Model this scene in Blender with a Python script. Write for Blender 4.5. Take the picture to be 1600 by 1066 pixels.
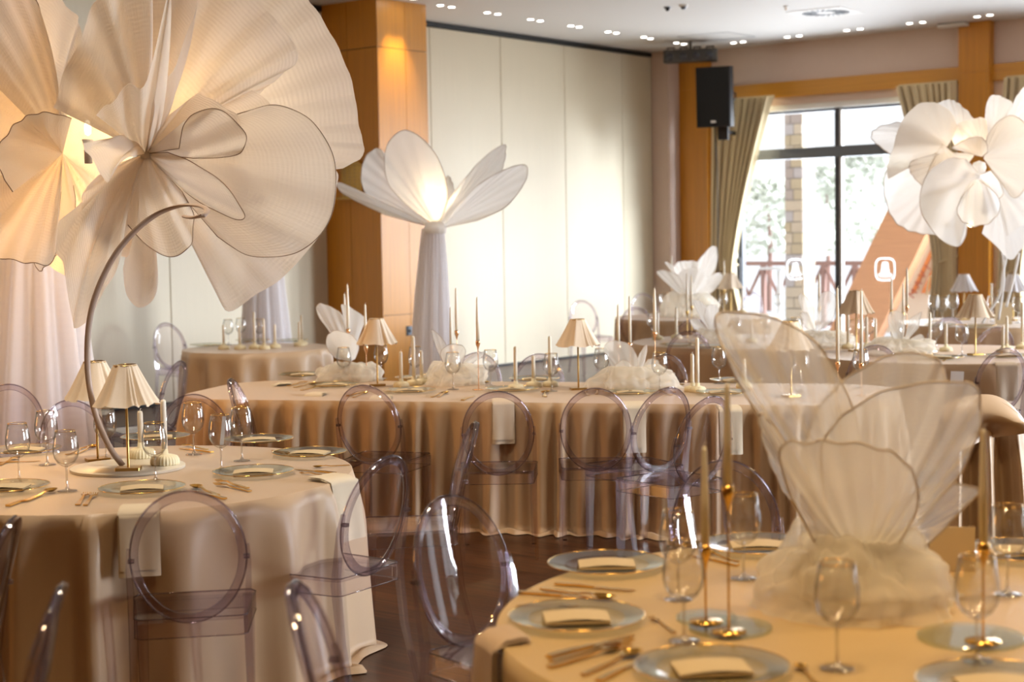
import bpy, math, random
from mathutils import Vector, Matrix, noise
PI = math.pi
scene = bpy.context.scene
for o in list(bpy.data.objects): bpy.data.objects.remove(o)
# ------------------------------------------------------------ camera, world, lights, exposure
F, CX, CY, EYE = 2460.0, 800.0, 533.0, 1.70
PITCH, ROLL = math.atan(162 / F), .0168
_r0, _u0 = Vector((1, 0, 0)), Vector((0, math.sin(PITCH), math.cos(PITCH)))
FWD = Vector((0, math.cos(PITCH), -math.sin(PITCH)))
RGT = _r0 * math.cos(ROLL) - _u0 * math.sin(ROLL)
UPV = _u0 * math.cos(ROLL) + _r0 * math.sin(ROLL)
cam = bpy.data.cameras.new('camera'); cam_o = bpy.data.objects.new('camera', cam)
scene.collection.objects.link(cam_o); scene.camera = cam_o
cam.sensor_width = 36; cam.lens = F / 1600 * 36; cam.clip_end = 300
cam_o.matrix_world = Matrix(((RGT.x, UPV.x, -FWD.x, 0), (RGT.y, UPV.y, -FWD.y, 0), (RGT.z, UPV.z, -FWD.z, EYE), (0, 0, 0, 1)))
cam.dof.use_dof = True; cam.dof.focus_distance = 7.2; cam.dof.aperture_fstop = 2.7
scene.view_settings.view_transform = 'Standard'; scene.view_settings.look = 'None'
scene.view_settings.gamma = 1; scene.view_settings.use_curve_mapping = False
scene.view_settings.exposure = 0.3
cy = scene.cycles
cy.max_bounces = 8; cy.diffuse_bounces = 3; cy.glossy_bounces = 3; cy.transmission_bounces = 6
cy.transparent_max_bounces = 48; cy.caustics_reflective = False; cy.caustics_refractive = False
cy.sample_clamp_indirect = 6; cy.use_denoising = True
# the room: t runs along the panel wall, n away from it; corner of panel wall and window wall at CORNER
YAW = -math.radians(39.2)
AN = Vector((math.cos(YAW), math.sin(YAW), 0)); AT = Vector((-math.sin(YAW), math.cos(YAW), 0))
CORNER = AT * 20.04 - AN * 13.25
HC = 4.40; ROOM_N, ROOM_T = 20.0, -24.5
def R(n, t, z): return CORNER + AN * n + AT * t + Vector((0, 0, z))
def ray(px, py): return FWD + RGT * ((px - CX) / F) - UPV * ((py - CY) / F)
def U(px, py, z=.75):                      # point of the horizontal plane at height z seen at that pixel
    d = ray(px, py); k = (z - EYE) / d.z
    return Vector((0, 0, EYE)) + d * k
def P3(px, py, Y):                         # point at forward distance Y
    d = ray(px, py); return Vector((0, 0, EYE)) + d * (Y / d.y)
def to_room(p): q = p - CORNER; return q.dot(AN), q.dot(AT), p.z
def WB(px, py, t=0.0):                     # (n, z) on the window wall
    d = ray(px, py); e = Vector((0, 0, EYE)); k = (t - (e - CORNER).dot(AT)) / d.dot(AT); p = e + d * k
    return (p - CORNER).dot(AN), p.z
def WA(px, py, n=0.0):                     # (t, z) on the panel wall
    d = ray(px, py); e = Vector((0, 0, EYE)); k = (n - (e - CORNER).dot(AN)) / d.dot(AN); p = e + d * k
    return (p - CORNER).dot(AT), p.z
w = bpy.data.worlds.new('world'); scene.world = w; w.use_nodes = True
w.node_tree.nodes['Background'].inputs[0].default_value = (.95, .98, 1.0, 1)
w.node_tree.nodes['Background'].inputs[1].default_value = 1.15
def area(name, loc, direction, sx, sy, power, col):
    l = bpy.data.lights.new(name, 'AREA'); l.shape = 'RECTANGLE'; l.size = sx; l.size_y = sy; l.energy = power; l.color = col
    o = bpy.data.objects.new(name, l); scene.collection.objects.link(o); o.location = loc
    o.rotation_euler = Vector(direction).to_track_quat('-Z', 'Y').to_euler(); return o
WINS = [(1.15, 4.30), (5.35, 8.25), (9.55, 12.45), (13.75, 16.65)]       # window openings of the window wall (n0, n1)
WIN_TOP = 3.52
SIDE = [(-.5, -4.2), (-6.6, -9.5)]               # unseen windows opposite the panels (t), added to let light in
for i, (a, b) in enumerate(WINS):
    area('daylight', R((a + b) / 2, .5, 1.9), -AT + Vector((0, 0, -.12)), 2.8, 3.3, 300, (.90, .95, 1.0))
for i, (a, b) in enumerate(SIDE):  # daylight behind the added unseen windows
    area('daylight', R(ROOM_N + .5, (a + b) / 2, 1.75), -AN + Vector((0, 0, -.05)), 2.8, 3.0, 60, (.90, .95, 1.0))
for (n, t) in ((4.5, -17), (11.6, -17.2), (14.5, -15.5), (12.2, -14.8), (9.5, -12.5), (5, -12), (13.5, -12), (11.2, -19.5), (8.0, -16.2), (9, -7.5), (13.5, -7)):   # added lamps without fittings that brighten the tables, standing in for the downlights
    l = bpy.data.lights.new('added_table_spot', 'SPOT'); l.energy = 225 if n > 10 else 300; l.spot_size = math.radians(100); l.spot_blend = .7; l.color = (1.0, .72, .38) if n > 10 else (1.0, .86, .66); l.shadow_soft_size = .25
    o = bpy.data.objects.new('added_table_spot', l); scene.collection.objects.link(o); o.location = R(n, t, HC - .06)
area('amber_wall_light', R(1.0, -20.5, 1.6), AN - AT * -.6, .6, 1.6, 70, (1.0, .45, .10))

sun = bpy.data.lights.new('low_sun', 'SUN'); sun.energy = 11.5; sun.angle = .42; sun.color = (.86, .92, 1.0)
so = bpy.data.objects.new('low_sun', sun); scene.collection.objects.link(so)
so.rotation_euler = (-AN * .90 - AT * .42 - Vector((0, 0, .042))).to_track_quat('-Z', 'Y').to_euler()

# ------------------------------------------------------------ materials
MATS = {}
def mat(name, col, rough=.5, metal=0., **kw):
    if name in MATS: return MATS[name]
    m = bpy.data.materials.new(name); m.use_nodes = True; MATS[name] = m
    nt = m.node_tree; b = nt.nodes['Principled BSDF']
    b.inputs['Base Color'].default_value = (*col, 1); b.inputs['Roughness'].default_value = rough; b.inputs['Metallic'].default_value = metal
    for k, v in kw.items():
        if k in ('noise', 'bump'): continue
        b.inputs[k.replace('_', ' ')].default_value = v
    if 'noise' in kw or 'bump' in kw:
        tc = nt.nodes.new('ShaderNodeTexCoord'); mp = nt.nodes.new('ShaderNodeMapping'); no = nt.nodes.new('ShaderNodeTexNoise')
        sc, amt = kw.get('noise', ((10, 10, 10), 0))
        mp.inputs['Scale'].default_value = sc; no.inputs['Scale'].default_value = 1; no.inputs['Detail'].default_value = 5
        nt.links.new(tc.outputs['Object'], mp.inputs[0]); nt.links.new(mp.outputs[0], no.inputs[0])
        if amt:
            mx = nt.nodes.new('ShaderNodeMix'); mx.data_type = 'RGBA'
            mx.inputs[6].default_value = (*[c * (1 - amt) for c in col], 1); mx.inputs[7].default_value = (*[min(1, c * (1 + amt)) for c in col], 1)
            nt.links.new(no.outputs[0], mx.inputs[0]); nt.links.new(mx.outputs[2], b.inputs['Base Color'])
        if 'bump' in kw:
            bp = nt.nodes.new('ShaderNodeBump'); bp.inputs['Strength'].default_value = kw['bump']; bp.inputs['Distance'].default_value = .002
            nt.links.new(no.outputs[0], bp.inputs['Height']); nt.links.new(bp.outputs[0], b.inputs['Normal'])
    return m
def thin_glass(name, col, edge, ior=1.45, rough=.02, power=1.0, base=.0):
    """clear sheet: lets light straight through, tinted more where it is seen edge on, with a Fresnel shine"""
    m = bpy.data.materials.new(name); m.use_nodes = True; MATS[name] = m; nt = m.node_tree; nt.nodes.clear()
    N = nt.nodes.new; out = N('ShaderNodeOutputMaterial'); tr = N('ShaderNodeBsdfTransparent'); gl = N('ShaderNodeBsdfGlossy')
    lw = N('ShaderNodeLayerWeight'); lw.inputs[0].default_value = .5; pw = N('ShaderNodeMath'); pw.operation = 'POWER'; pw.inputs[1].default_value = power
    mx = N('ShaderNodeMix'); mx.data_type = 'RGBA'; mx.inputs[6].default_value = (*col, 1); mx.inputs[7].default_value = (*edge, 1)
    f0 = ((ior - 1) / (ior + 1)) ** 2 + base
    fr = N('ShaderNodeMath'); fr.operation = 'POWER'; fr.inputs[1].default_value = 5; ad = N('ShaderNodeMath'); ad.operation = 'MULTIPLY_ADD'; ad.inputs[1].default_value = (1 - f0) * .8; ad.inputs[2].default_value = f0
    ms = N('ShaderNodeMixShader'); gl.inputs['Roughness'].default_value = rough
    L = nt.links.new
    L(lw.outputs['Facing'], pw.inputs[0]); L(pw.outputs[0], mx.inputs[0]); L(mx.outputs[2], tr.inputs[0])
    L(lw.outputs['Facing'], fr.inputs[0]); L(fr.outputs[0], ad.inputs[0]); L(ad.outputs[0], ms.inputs[0]); L(tr.outputs[0], ms.inputs[1]); L(gl.outputs[0], ms.inputs[2]); L(ms.outputs[0], out.inputs[0])
    return m
def sheer(name, col, clear, trans=.5, ripple=0., rough=.8):
    """organza and tulle: part diffuse, part translucent, part see-through, fine woven ripples across the cloth"""
    m = bpy.data.materials.new(name); m.use_nodes = True; MATS[name] = m; nt = m.node_tree; nt.nodes.clear()
    N = nt.nodes.new; L = nt.links.new
    out = N('ShaderNodeOutputMaterial'); df = N('ShaderNodeBsdfDiffuse'); tl = N('ShaderNodeBsdfTranslucent'); tp = N('ShaderNodeBsdfTransparent')
    a = N('ShaderNodeMixShader'); b = N('ShaderNodeMixShader'); a.inputs[0].default_value = trans; b.inputs[0].default_value = clear
    for s in (df, tl): s.inputs[0].default_value = (*col, 1)
    lw = N('ShaderNodeLayerWeight'); lw.inputs[0].default_value = .3
    mr = N('ShaderNodeMapRange'); mr.inputs[3].default_value = clear; mr.inputs[4].default_value = clear * .25
    L(lw.outputs['Facing'], mr.inputs[0]); L(mr.outputs[0], b.inputs[0])
    uv = N('ShaderNodeUVMap'); mp = N('ShaderNodeMapping'); wv = N('ShaderNodeTexNoise'); bp = N('ShaderNodeBump')
    mp.inputs['Scale'].default_value = (90, 5, 1); wv.inputs['Scale'].default_value = 1; wv.inputs['Detail'].default_value = 3
    L(uv.outputs[0], mp.inputs[0]); L(mp.outputs[0], wv.inputs[0])
    w2 = N('ShaderNodeTexWave'); w2.wave_type = 'BANDS'; w2.bands_direction = 'Y'; w2.inputs['Scale'].default_value = 14; w2.inputs['Distortion'].default_value = 3.5; w2.inputs['Detail'].default_value = 1.5
    L(uv.outputs[0], w2.inputs[0])
    mm = N('ShaderNodeMath'); mm.operation = 'MULTIPLY_ADD'; mm.inputs[1].default_value = .35; L(w2.outputs[1], mm.inputs[0]); L(wv.outputs[0], mm.inputs[2])
    bp.inputs['Strength'].default_value = .35 + ripple; bp.inputs['Distance'].default_value = .004; L(mm.outputs[0], bp.inputs['Height'])
    for s in (df, tl): L(bp.outputs[0], s.inputs['Normal'])
    L(df.outputs[0], a.inputs[1]); L(tl.outputs[0], a.inputs[2]); L(a.outputs[0], b.inputs[1]); L(tp.outputs[0], b.inputs[2]); L(b.outputs[0], out.inputs[0])
    return m
def emis(name, col, s):
    m = bpy.data.materials.new(name); m.use_nodes = True; nt = m.node_tree; nt.nodes.clear(); MATS[name] = m
    e = nt.nodes.new('ShaderNodeEmission'); o = nt.nodes.new('ShaderNodeOutputMaterial'); e.inputs[0].default_value = (*col, 1); e.inputs[1].default_value = s
    nt.links.new(e.outputs[0], o.inputs[0]); return m
M_panel = mat('cream_panel', (.70, .61, .44), .45, noise=((60, 60, 1.2), .05), bump=.05)
M_pink = mat('pink_beige_plaster', (.66, .51, .42), .8, noise=((8, 8, 8), .03))
M_ceil = mat('white_ceiling_paint', (.74, .725, .70), .7)
M_wood = mat('honey_oak_veneer', (.56, .225, .012), .36, noise=((34, 34, 1.1), .25), Coat_Weight=.25, Coat_Roughness=.3)
M_wood2 = mat('honey_oak_veneer_flat', (.58, .26, .03), .35, noise=((1.2, 34, 34), .2), Coat_Weight=.4, Coat_Roughness=.25)
M_dark = mat('dark_gap', (.015, .014, .012), .6)
M_black = mat('black_plastic', (.005, .004, .005), .55, bump=.1, noise=((300, 300, 300), .0))
M_grey = mat('grey_aluminium', (.13, .15, .18), .4, .3)
M_frame_d = mat('dark_window_frame', (.035, .04, .055), .35)
M_white = mat('white_enamel', (.8, .78, .74), .5)
M_cloth = mat('beige_satin', (.59, .425, .275), .38, Specular_IOR_Level=.4, Sheen_Weight=.12, Sheen_Roughness=.35, noise=((900, 900, 900), .04), bump=.15)
M_cloth3 = mat('warm_lit_satin', (.60, .42, .20), .42, Specular_IOR_Level=.4, noise=((900, 900, 900), .04), bump=.15)  # yellower copy of the beige satin, warm lighting put into the colour
M_cloth2 = mat('taupe_satin', (.58, .415, .265), .5, Specular_IOR_Level=.3, Sheen_Weight=.12, Sheen_Roughness=.4, noise=((900, 900, 900), .04), bump=.15)
M_nap = mat('sand_linen', (.76, .64, .47), .75, noise=((700, 700, 700), .07), bump=.35)
M_curt = mat('olive_beige_curtain', (.66, .53, .31), .7, Sheen_Weight=.3, noise=((40, 40, 3), .06))
M_gold = mat('brushed_gold', (.80, .50, .13), .17, 1.)
M_brass = mat('aged_brass', (.55, .36, .12), .32, 1.)
M_copper = mat('rose_gold', (.80, .47, .25), .25, 1.)
M_wax = mat('ivory_wax', (.80, .72, .58), .45, Subsurface_Weight=.25, Subsurface_Radius=(.02, .015, .01))
M_cer = mat('cream_ceramic', (.82, .72, .48), .5)
M_card = mat('kraft_card', (.66, .52, .32), .75)
M_wcard = mat('white_card', (.78, .74, .70), .7)
M_marble = mat('cream_board', (.74, .66, .52), .35, noise=((12, 12, 12), .05))
M_shade = mat('linen_shade', (.80, .66, .50), .8, noise=((400, 400, 400), .08), bump=.4)
M_wshade = mat('white_linen_shade', (.80, .77, .78), .8, noise=((400, 400, 400), .05))
M_strip = mat('pale_metal_strip', (.42, .31, .24), .45, .1)
M_wire = mat('dark_wire', (.28, .20, .14), .45, .5)
M_pwire = mat('pale_wire', (.62, .54, .46), .5, .2)
M_chair = thin_glass('clear_polycarbonate', (.985, .968, .98), (.45, .36, .44), 1.42, .015, 5.0, .0)
M_rim = thin_glass('refraction_dark_polycarbonate', (.80, .73, .79), (.03, .015, .035), 1.5, .04, 1.3, .07)  # dark tint that puts the edge refraction into the colour
M_leg = thin_glass('clear_polycarbonate_leg', (.95, .925, .96), (.34, .26, .36), 1.5, .06, 2.0, .09)
M_seat = thin_glass('clear_polycarbonate_seat', (.975, .955, .975), (.55, .46, .55), 1.45, .05, 4.0, .03)
M_prim = thin_glass('glass_plate_rim', (.93, .96, .93), (.75, .82, .74), 1.5, .16, 2.0, .26)
M_glass = thin_glass('wine_glass', (.992, .992, .985), (.36, .32, .28), 1.45, .01, 3.5, .045)
M_plate = thin_glass('glass_plate', (.95, .97, .93), (.75, .82, .70), 1.3, .10, 2.5, .11)
M_pane = thin_glass('window_pane', (.985, .99, 1.0), (.8, .86, .9), 1.2, .01, 2.0, .0)
M_org = sheer('ivory_organza', (.90, .82, .72), .10, .55, .25)
M_org2 = sheer('white_organza', (.95, .92, .88), .12, .62, .1)
M_tulle = sheer('sheer_white_tulle', (.97, .93, .86), .42, .6, .0)
M_puff = sheer('gathered_tulle', (.97, .93, .84), .58, .6, .0)
M_drape = sheer('white_voile', (.95, .92, .92), .16, .6, .1)
M_lamp = emis('lit_downlight', (1.0, .95, .85), 14.0)
M_bulb = emis('warm_bulb', (1.0, .80, .48), 5.0)

# ------------------------------------------------------------ mesh helpers
class MB:
    def __init__(s): s.v = []; s.f = []; s.uv = {}
    def add(s, vs, fs):
        k = len(s.v); s.v += [tuple(v) for v in vs]; s.f += [tuple(i + k for i in f) for f in fs]; return s
    def box(s, a, b, bev=0.):
        (x0, y0, z0), (x1, y1, z1) = a, b
        if bev:
            e = bev; return s.prism([(x0 + e, y0), (x1 - e, y0), (x1, y0 + e), (x1, y1 - e), (x1 - e, y1), (x0 + e, y1), (x0, y1 - e), (x0, y0 + e)], z0, z1)
        return s.add([(x0, y0, z0), (x1, y0, z0), (x1, y1, z0), (x0, y1, z0), (x0, y0, z1), (x1, y0, z1), (x1, y1, z1), (x0, y1, z1)],
                     [(0, 3, 2, 1), (4, 5, 6, 7), (0, 1, 5, 4), (1, 2, 6, 5), (2, 3, 7, 6), (3, 0, 4, 7)])
    def prism(s, pts, z0, z1):
        n = len(pts)
        return s.add([(x, y, z0) for x, y in pts] + [(x, y, z1) for x, y in pts],
                     [tuple(range(n - 1, -1, -1)), tuple(range(n, 2 * n))] + [(i, (i + 1) % n, n + (i + 1) % n, n + i) for i in range(n)])
    def lathe(s, prof, n=24, c=(0, 0, 0), wob=None):
        vs = []; m = len(prof)
        for r, z in prof:
            for i in range(n):
                a = 2 * PI * i / n; rr = r * (wob(a, z) if wob else 1)
                vs.append((c[0] + rr * math.cos(a), c[1] + rr * math.sin(a), c[2] + z))
        fs = [(j * n + i, j * n + (i + 1) % n, (j + 1) * n + (i + 1) % n, (j + 1) * n + i) for j in range(m - 1) for i in range(n)]
        return s.add(vs, fs)
    def tube(s, pts, r, n=8, closed=False, flat=None, cap=True):
        pts = [Vector(p) for p in pts]; m = len(pts); vs = []; up = None
        for i, p in enumerate(pts):
            q0 = pts[(i - 1) % m] if closed or i else p; q1 = pts[(i + 1) % m] if closed or i < m - 1 else p
            d = (q1 - q0); d = d.normalized() if d.length > 1e-9 else Vector((0, 0, 1))
            if up is None: up = d.orthogonal().normalized() if flat is None else Vector(flat)
            x = up - d * up.dot(d); x = x.normalized() if x.length > 1e-6 else d.orthogonal().normalized()
            if flat is None: up = x
            y = d.cross(x); rr = r[i] if isinstance(r, list) else r
            rx, ry = rr if isinstance(rr, tuple) else (rr, rr)
            for k in range(n):
                a = 2 * PI * (k + .5 * (n == 4)) / n; vs.append(p + x * (rx * math.cos(a)) + y * (ry * math.sin(a)))
        fs = [(j * n + i, j * n + (i + 1) % n, ((j + 1) % m) * n + (i + 1) % n, ((j + 1) % m) * n + i) for j in range(m if closed else m - 1) for i in range(n)]
        if not closed and cap: fs += [tuple(range(n - 1, -1, -1)), tuple(range((m - 1) * n, m * n))]
        return s.add(vs, fs)
    def grid(s, nu, nv, fn, closed=False):
        k = len(s.v)
        for j in range(nv + 1):
            for i in range(nu + (0 if closed else 1)):
                s.uv[len(s.v)] = (i / nu, j / nv); s.v.append(tuple(fn(i / nu, j / nv)))
        w = nu if closed else nu + 1
        s.f += [(k + j * w + i, k + j * w + (i + 1) % w, k + (j + 1) * w + (i + 1) % w, k + (j + 1) * w + i) for j in range(nv) for i in range(nu)]
        return s
    def mesh(s, name, m, smooth=True, auto=None):
        me = bpy.data.meshes.new(name); me.from_pydata(s.v, [], s.f); me.materials.append(m)
        if smooth:
            me.polygons.foreach_set('use_smooth', [True] * len(me.polygons))
            if auto is not None: me.set_sharp_from_angle(angle=math.radians(auto))
        if s.uv:
            L = me.uv_layers.new(name='UVMap')
            for lp in me.loops: L.data[lp.index].uv = s.uv.get(lp.vertex_index, (0, 0))
        me.update(); return me
col = scene.collection
def link(name, me, parent=None, label=None):
    o = bpy.data.objects.new(name, me); col.objects.link(o)
    if parent: o.parent = parent
    if label: o['label'] = label
    return o
def tag(o, label, cat, group=None):
    o['label'] = label; o['category'] = cat
    if group: o['group'] = group
    return o
def thing(name, label, cat, loc, rz=0., group=None):
    o = bpy.data.objects.new(name, None); col.objects.link(o); o.location = loc; o.rotation_euler = (0, 0, rz); o.empty_display_size = .1
    return tag(o, label, cat, group)
def struct(name, me, parent=None):
    o = link(name, me, parent)
    if not parent: o['kind'] = 'structure'; o.location = CORNER; o.rotation_euler = (0, 0, YAW)
    return o
def spawn(kit, name, label, cat, loc, rz=0., group=None, rot=None, sc=1.):
    """one copy of a kit; kit = list of (part name, mesh, label, [sub-parts])"""
    if len(kit) == 1 and not kit[0][3]:
        o = link(name, kit[0][1]); tag(o, label, cat, group); o.location = loc; o.rotation_euler = rot or (0, 0, rz)
    else:
        o = thing(name, label, cat, loc, rz, group)
        if rot: o.rotation_euler = rot
        for pn, me, lb, subs in kit:
            p = link(pn, me, o, lb)
            for sn, sm, sl in subs: link(sn, sm, p, sl)
    o.scale = (sc,) * 3 if not isinstance(sc, tuple) else sc
    return o
def catmull(pts, n=6, closed=False):
    pts = [Vector(p) for p in pts]; out = []; m = len(pts)
    for i in range(m if closed else m - 1):
        g = lambda k: pts[k % m] if closed else pts[max(0, min(m - 1, k))]
        a, b, c, d = g(i - 1), g(i), g(i + 1), g(i + 2)
        for j in range(n):
            t = j / n; out.append(.5 * ((2 * b) + (c - a) * t + (2 * a - 5 * b + 4 * c - d) * t * t + (3 * b - a - 3 * c + d) * t ** 3))
    if not closed: out.append(pts[-1])
    return out
# ------------------------------------------------------------ the room
def rb(m, a, b): return m.box((a[0], a[1], a[2]), (b[0], b[1], b[2]))
m_floor = mat('dark_walnut_floor', (.105, .040, .016), .34, Specular_IOR_Level=.3)
def floor_nodes():
    nt = m_floor.node_tree; b = nt.nodes['Principled BSDF']; N = nt.nodes.new; L = nt.links.new
    tc = N('ShaderNodeTexCoord'); br = N('ShaderNodeTexBrick'); mp = N('ShaderNodeMapping'); mp2 = N('ShaderNodeMapping'); no = N('ShaderNodeTexNoise'); mx = N('ShaderNodeMix'); mx.data_type = 'RGBA'; mx.blend_type = 'MULTIPLY'
    L(tc.outputs['Object'], mp.inputs[0]); mp.inputs['Rotation'].default_value = (0, 0, 0)
    L(mp.outputs[0], br.inputs[0]); br.inputs['Scale'].default_value = 1; br.inputs['Brick Width'].default_value = 1.2; br.inputs['Row Height'].default_value = .19
    br.inputs['Mortar Size'].default_value = .0025; br.inputs['Color1'].default_value = (.085, .034, .013, 1); br.inputs['Color2'].default_value = (.055, .02, .008, 1); br.inputs['Mortar'].default_value = (.02, .008, .004, 1)
    mp2.inputs['Scale'].default_value = (2.2, 45, 1); L(tc.outputs['Object'], mp2.inputs[0]); L(mp2.outputs[0], no.inputs[0]); no.inputs['Scale'].default_value = 1; no.inputs['Detail'].default_value = 6
    cr = N('ShaderNodeValToRGB'); cr.color_ramp.elements[0].position = .3; cr.color_ramp.elements[0].color = (.35, .3, .28, 1); cr.color_ramp.elements[1].position = .7; cr.color_ramp.elements[1].color = (1.6, 1.5, 1.4, 1)
    L(no.outputs[0], cr.inputs[0]); mx.inputs[0].default_value = 1; L(br.outputs[0], mx.inputs[6]); L(cr.outputs[0], mx.inputs[7]); L(mx.outputs[2], b.inputs['Base Color'])
floor_nodes()
struct('floor', MB().box((-.3, ROOM_T, -.12), (ROOM_N + .3, .3, 0)).mesh('floor', m_floor, False))
# ceiling with a sunken round dome recess far right and a shallow step beside the downlights
struct('ceiling', MB().box((-.3, ROOM_T, HC), (ROOM_N + .3, .3, HC + .2)).mesh('ceiling', M_ceil, False))
# panel wall: movable partition, each leaf a panel
wl = struct('wall_left', MB().box((-.3, ROOM_T, 0), (-.06, .3, HC)).mesh('wall_left', M_panel, False))
T0 = WA(781.25, 49)[0]; PW = WA(973, 200)[0] - WA(882, 200)[0]
PW = (WA(973, 200)[0] - T0) / 2
k = -11; tp = []
while True:
    a = T0 + PW * k
    if a > -.55: break
    tp.append(a); k += 1
for i in range(len(tp)):
    a = tp[i]; b = tp[i + 1] if i + 1 < len(tp) else tp[i] + PW
    b = min(b, -.42)
    o = link('wall_panel', MB().prism([(-.06, a + .004), (-.004, a + .004), (0, a + .009), (0, b - .009), (-.004, b - .004), (-.06, b - .004)], .03, HC - .075).mesh('wall_panel', M_panel, False), wl)
tr = struct('trim_1', MB().box((-.06, ROOM_T, HC - .065), (.012, -.42, HC - .012)).mesh('trim_1', M_dark, False))
struct('baseboard_left', MB().box((-.06, ROOM_T, 0), (.004, -.42, .03)).mesh('baseboard_left', M_dark, False))
# window wall: solid with openings
def rect_wall(spans, z0s, ax):
    pass
wr = MB(); xs = 0.
ends = []
for (a, b) in WINS:
    wr.box((xs, 0, 0), (a, .3, HC)); wr.box((a, 0, WIN_TOP), (b, .3, HC)); wr.box((a, 0, -.1), (b, .3, .02)); xs = b
wr.box((xs, 0, 0), (ROOM_N + .3, .3, HC)); wr.box((-.3, 0, 0), (0, .3, HC))
struct('wall_right', wr.mesh('wall_right', M_pink, False))
# off-camera walls
wb = MB(); ts = 0.
for (a, b) in SIDE:
    wb.box((ROOM_N, a, 0), (ROOM_N + .3, ts, HC)); wb.box((ROOM_N, b, 3.3), (ROOM_N + .3, a, HC)); wb.box((ROOM_N, b, -.1), (ROOM_N + .3, a, .3)); ts = b
wb.box((ROOM_N, ROOM_T, 0), (ROOM_N + .3, ts, HC)); struct('wall_opposite', wb.mesh('wall_opposite', M_wood, False))
struct('wall_back', MB().box((-.3, ROOM_T - .3, 0), (ROOM_N + .3, ROOM_T, HC)).mesh('wall_back', M_wood, False))
# plaster return + oak column in the corner, rail, second column
n0, n1 = WB(1070, 300)[0], WB(1113, 300)[0]
struct('trim_2', MB().box((0, -.42, 0), (n0 - .0, 0, HC)).mesh('trim_2', M_pink, False))
c1 = struct('trim_3', MB().box((n0, -.12, 0), (n1, 0, HC)).mesh('trim_3', M_wood, False))
za = WB(1075, 141, -.13)[1]
for (a, b) in ((.0, za - .004), (za + .004, HC)):
    link('wood_panel', MB().box((n0 - .002, -.13, a), (n1 + .002, -.12, b)).mesh('wood_panel', M_wood, False), c1)
c2a, c2b = WB(1498, 300, -.12)[0], WB(1547, 300, -.12)[0]
cols = [(c2a, c2b)] + [(c2a + 4.2 * k, c2b + 4.2 * k) for k in (1, 2)]
zr0, zr1 = WB(1330, 144, -.04)[1], WB(1330, 119, -.04)[1]
for i, (a, b) in enumerate(cols):
    c = struct('trim_%d' % (4 + i), MB().box((a, -.14, 0), (b, 0, HC)).mesh('wood_column', M_wood, False))
    link('wood_panel', MB().box((a + .004, -.15, .0), (b - .004, -.14, zr1 - .1)).mesh('wood_panel', M_wood, False), c)
    link('wood_panel', MB().box((a + .004, -.15, zr1 - .092), (b - .004, -.14, HC)).mesh('wood_panel', M_wood, False), c)
rl = MB(); prev = n1
for (a, b) in cols: rl.box((prev, -.06, zr0), (a, 0, zr1)); prev = b
rl.box((prev, -.06, zr0), (ROOM_N, 0, zr1)); struct('trim_7', rl.mesh('oak_rail', M_wood2, False))
# windows
def window(idx, a, b):
    W = struct('window_%d' % idx, MB().box((a, .10, 3.40), (b, .16, WIN_TOP)).mesh('window_head', M_frame_d, False))
    zt0, zt1 = WB(1255, 248, .1)[1], WB(1255, 231, .1)[1]
    mn = WB(1309, 300, .1)[0] - WINS[0][0] + a
    f = MB().box((a, .08, .02), (a + .09, .17, 3.42)).box((b - .09, .08, .02), (b, .17, 3.42)).box((mn - .035, .08, .02), (mn + .035, .17, 3.42))
    f.box((a, .08, .02), (b, .17, .09)); link('window_frame', f.mesh('window_frame', M_frame_d, False), W)
    link('transom', MB().box((a, .07, zt0), (b, .17, zt1)).mesh('transom', M_grey, False), W)
    link('white_liner', MB().box((a, .02, 3.44), (b, .10, WIN_TOP)).box((a - .001, .0, .02), (a + .03, .08, WIN_TOP)).box((mn + .035, .09, .09), (mn + .07, .15, 3.42)).mesh('liner', M_white, False), W)
    for (p, q, r, s) in ((a + .09, mn - .035, .09, zt0), (mn + .035, b - .09, .09, zt0), (a + .09, mn - .035, zt1, 3.40), (mn + .035, b - .09, zt1, 3.40)):
        link('pane', MB().box((p, .125, r), (q, .129, s)).mesh('pane', M_pane, False), W)
    if idx == 1:
        hn = a + .13
        link('door_handle', MB().box((a + .05, .03, .95), (a + .075, .08, 1.35), .004).box((a + .045, .06, 1.0), (a + .08, .08, 1.1)).mesh('door_handle', M_black, False), W)
    return W
for i, (a, b) in enumerate(WINS): window(i + 1, a, b)
for i, (a, b) in enumerate(SIDE):  # frames and panes of the added unseen windows
    W = struct('window_%d' % (5 + i), MB().box((ROOM_N + .1, b, 3.22), (ROOM_N + .16, a, 3.3)).mesh('window_head', M_frame_d, False))
    mid = (a + b) / 2
    link('window_frame', MB().box((ROOM_N + .08, b, .3), (ROOM_N + .17, b + .08, 3.3)).box((ROOM_N + .08, a - .08, .3), (ROOM_N + .17, a, 3.3)).box((ROOM_N + .08, mid - .04, .3), (ROOM_N + .17, mid + .04, 3.3)).box((ROOM_N + .08, b, .3), (ROOM_N + .17, a, .38)).mesh('f', M_frame_d, False), W)
    link('pane', MB().box((ROOM_N + .12, b, .3), (ROOM_N + .124, a, 3.3)).mesh('pane', M_pane, False), W)
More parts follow.
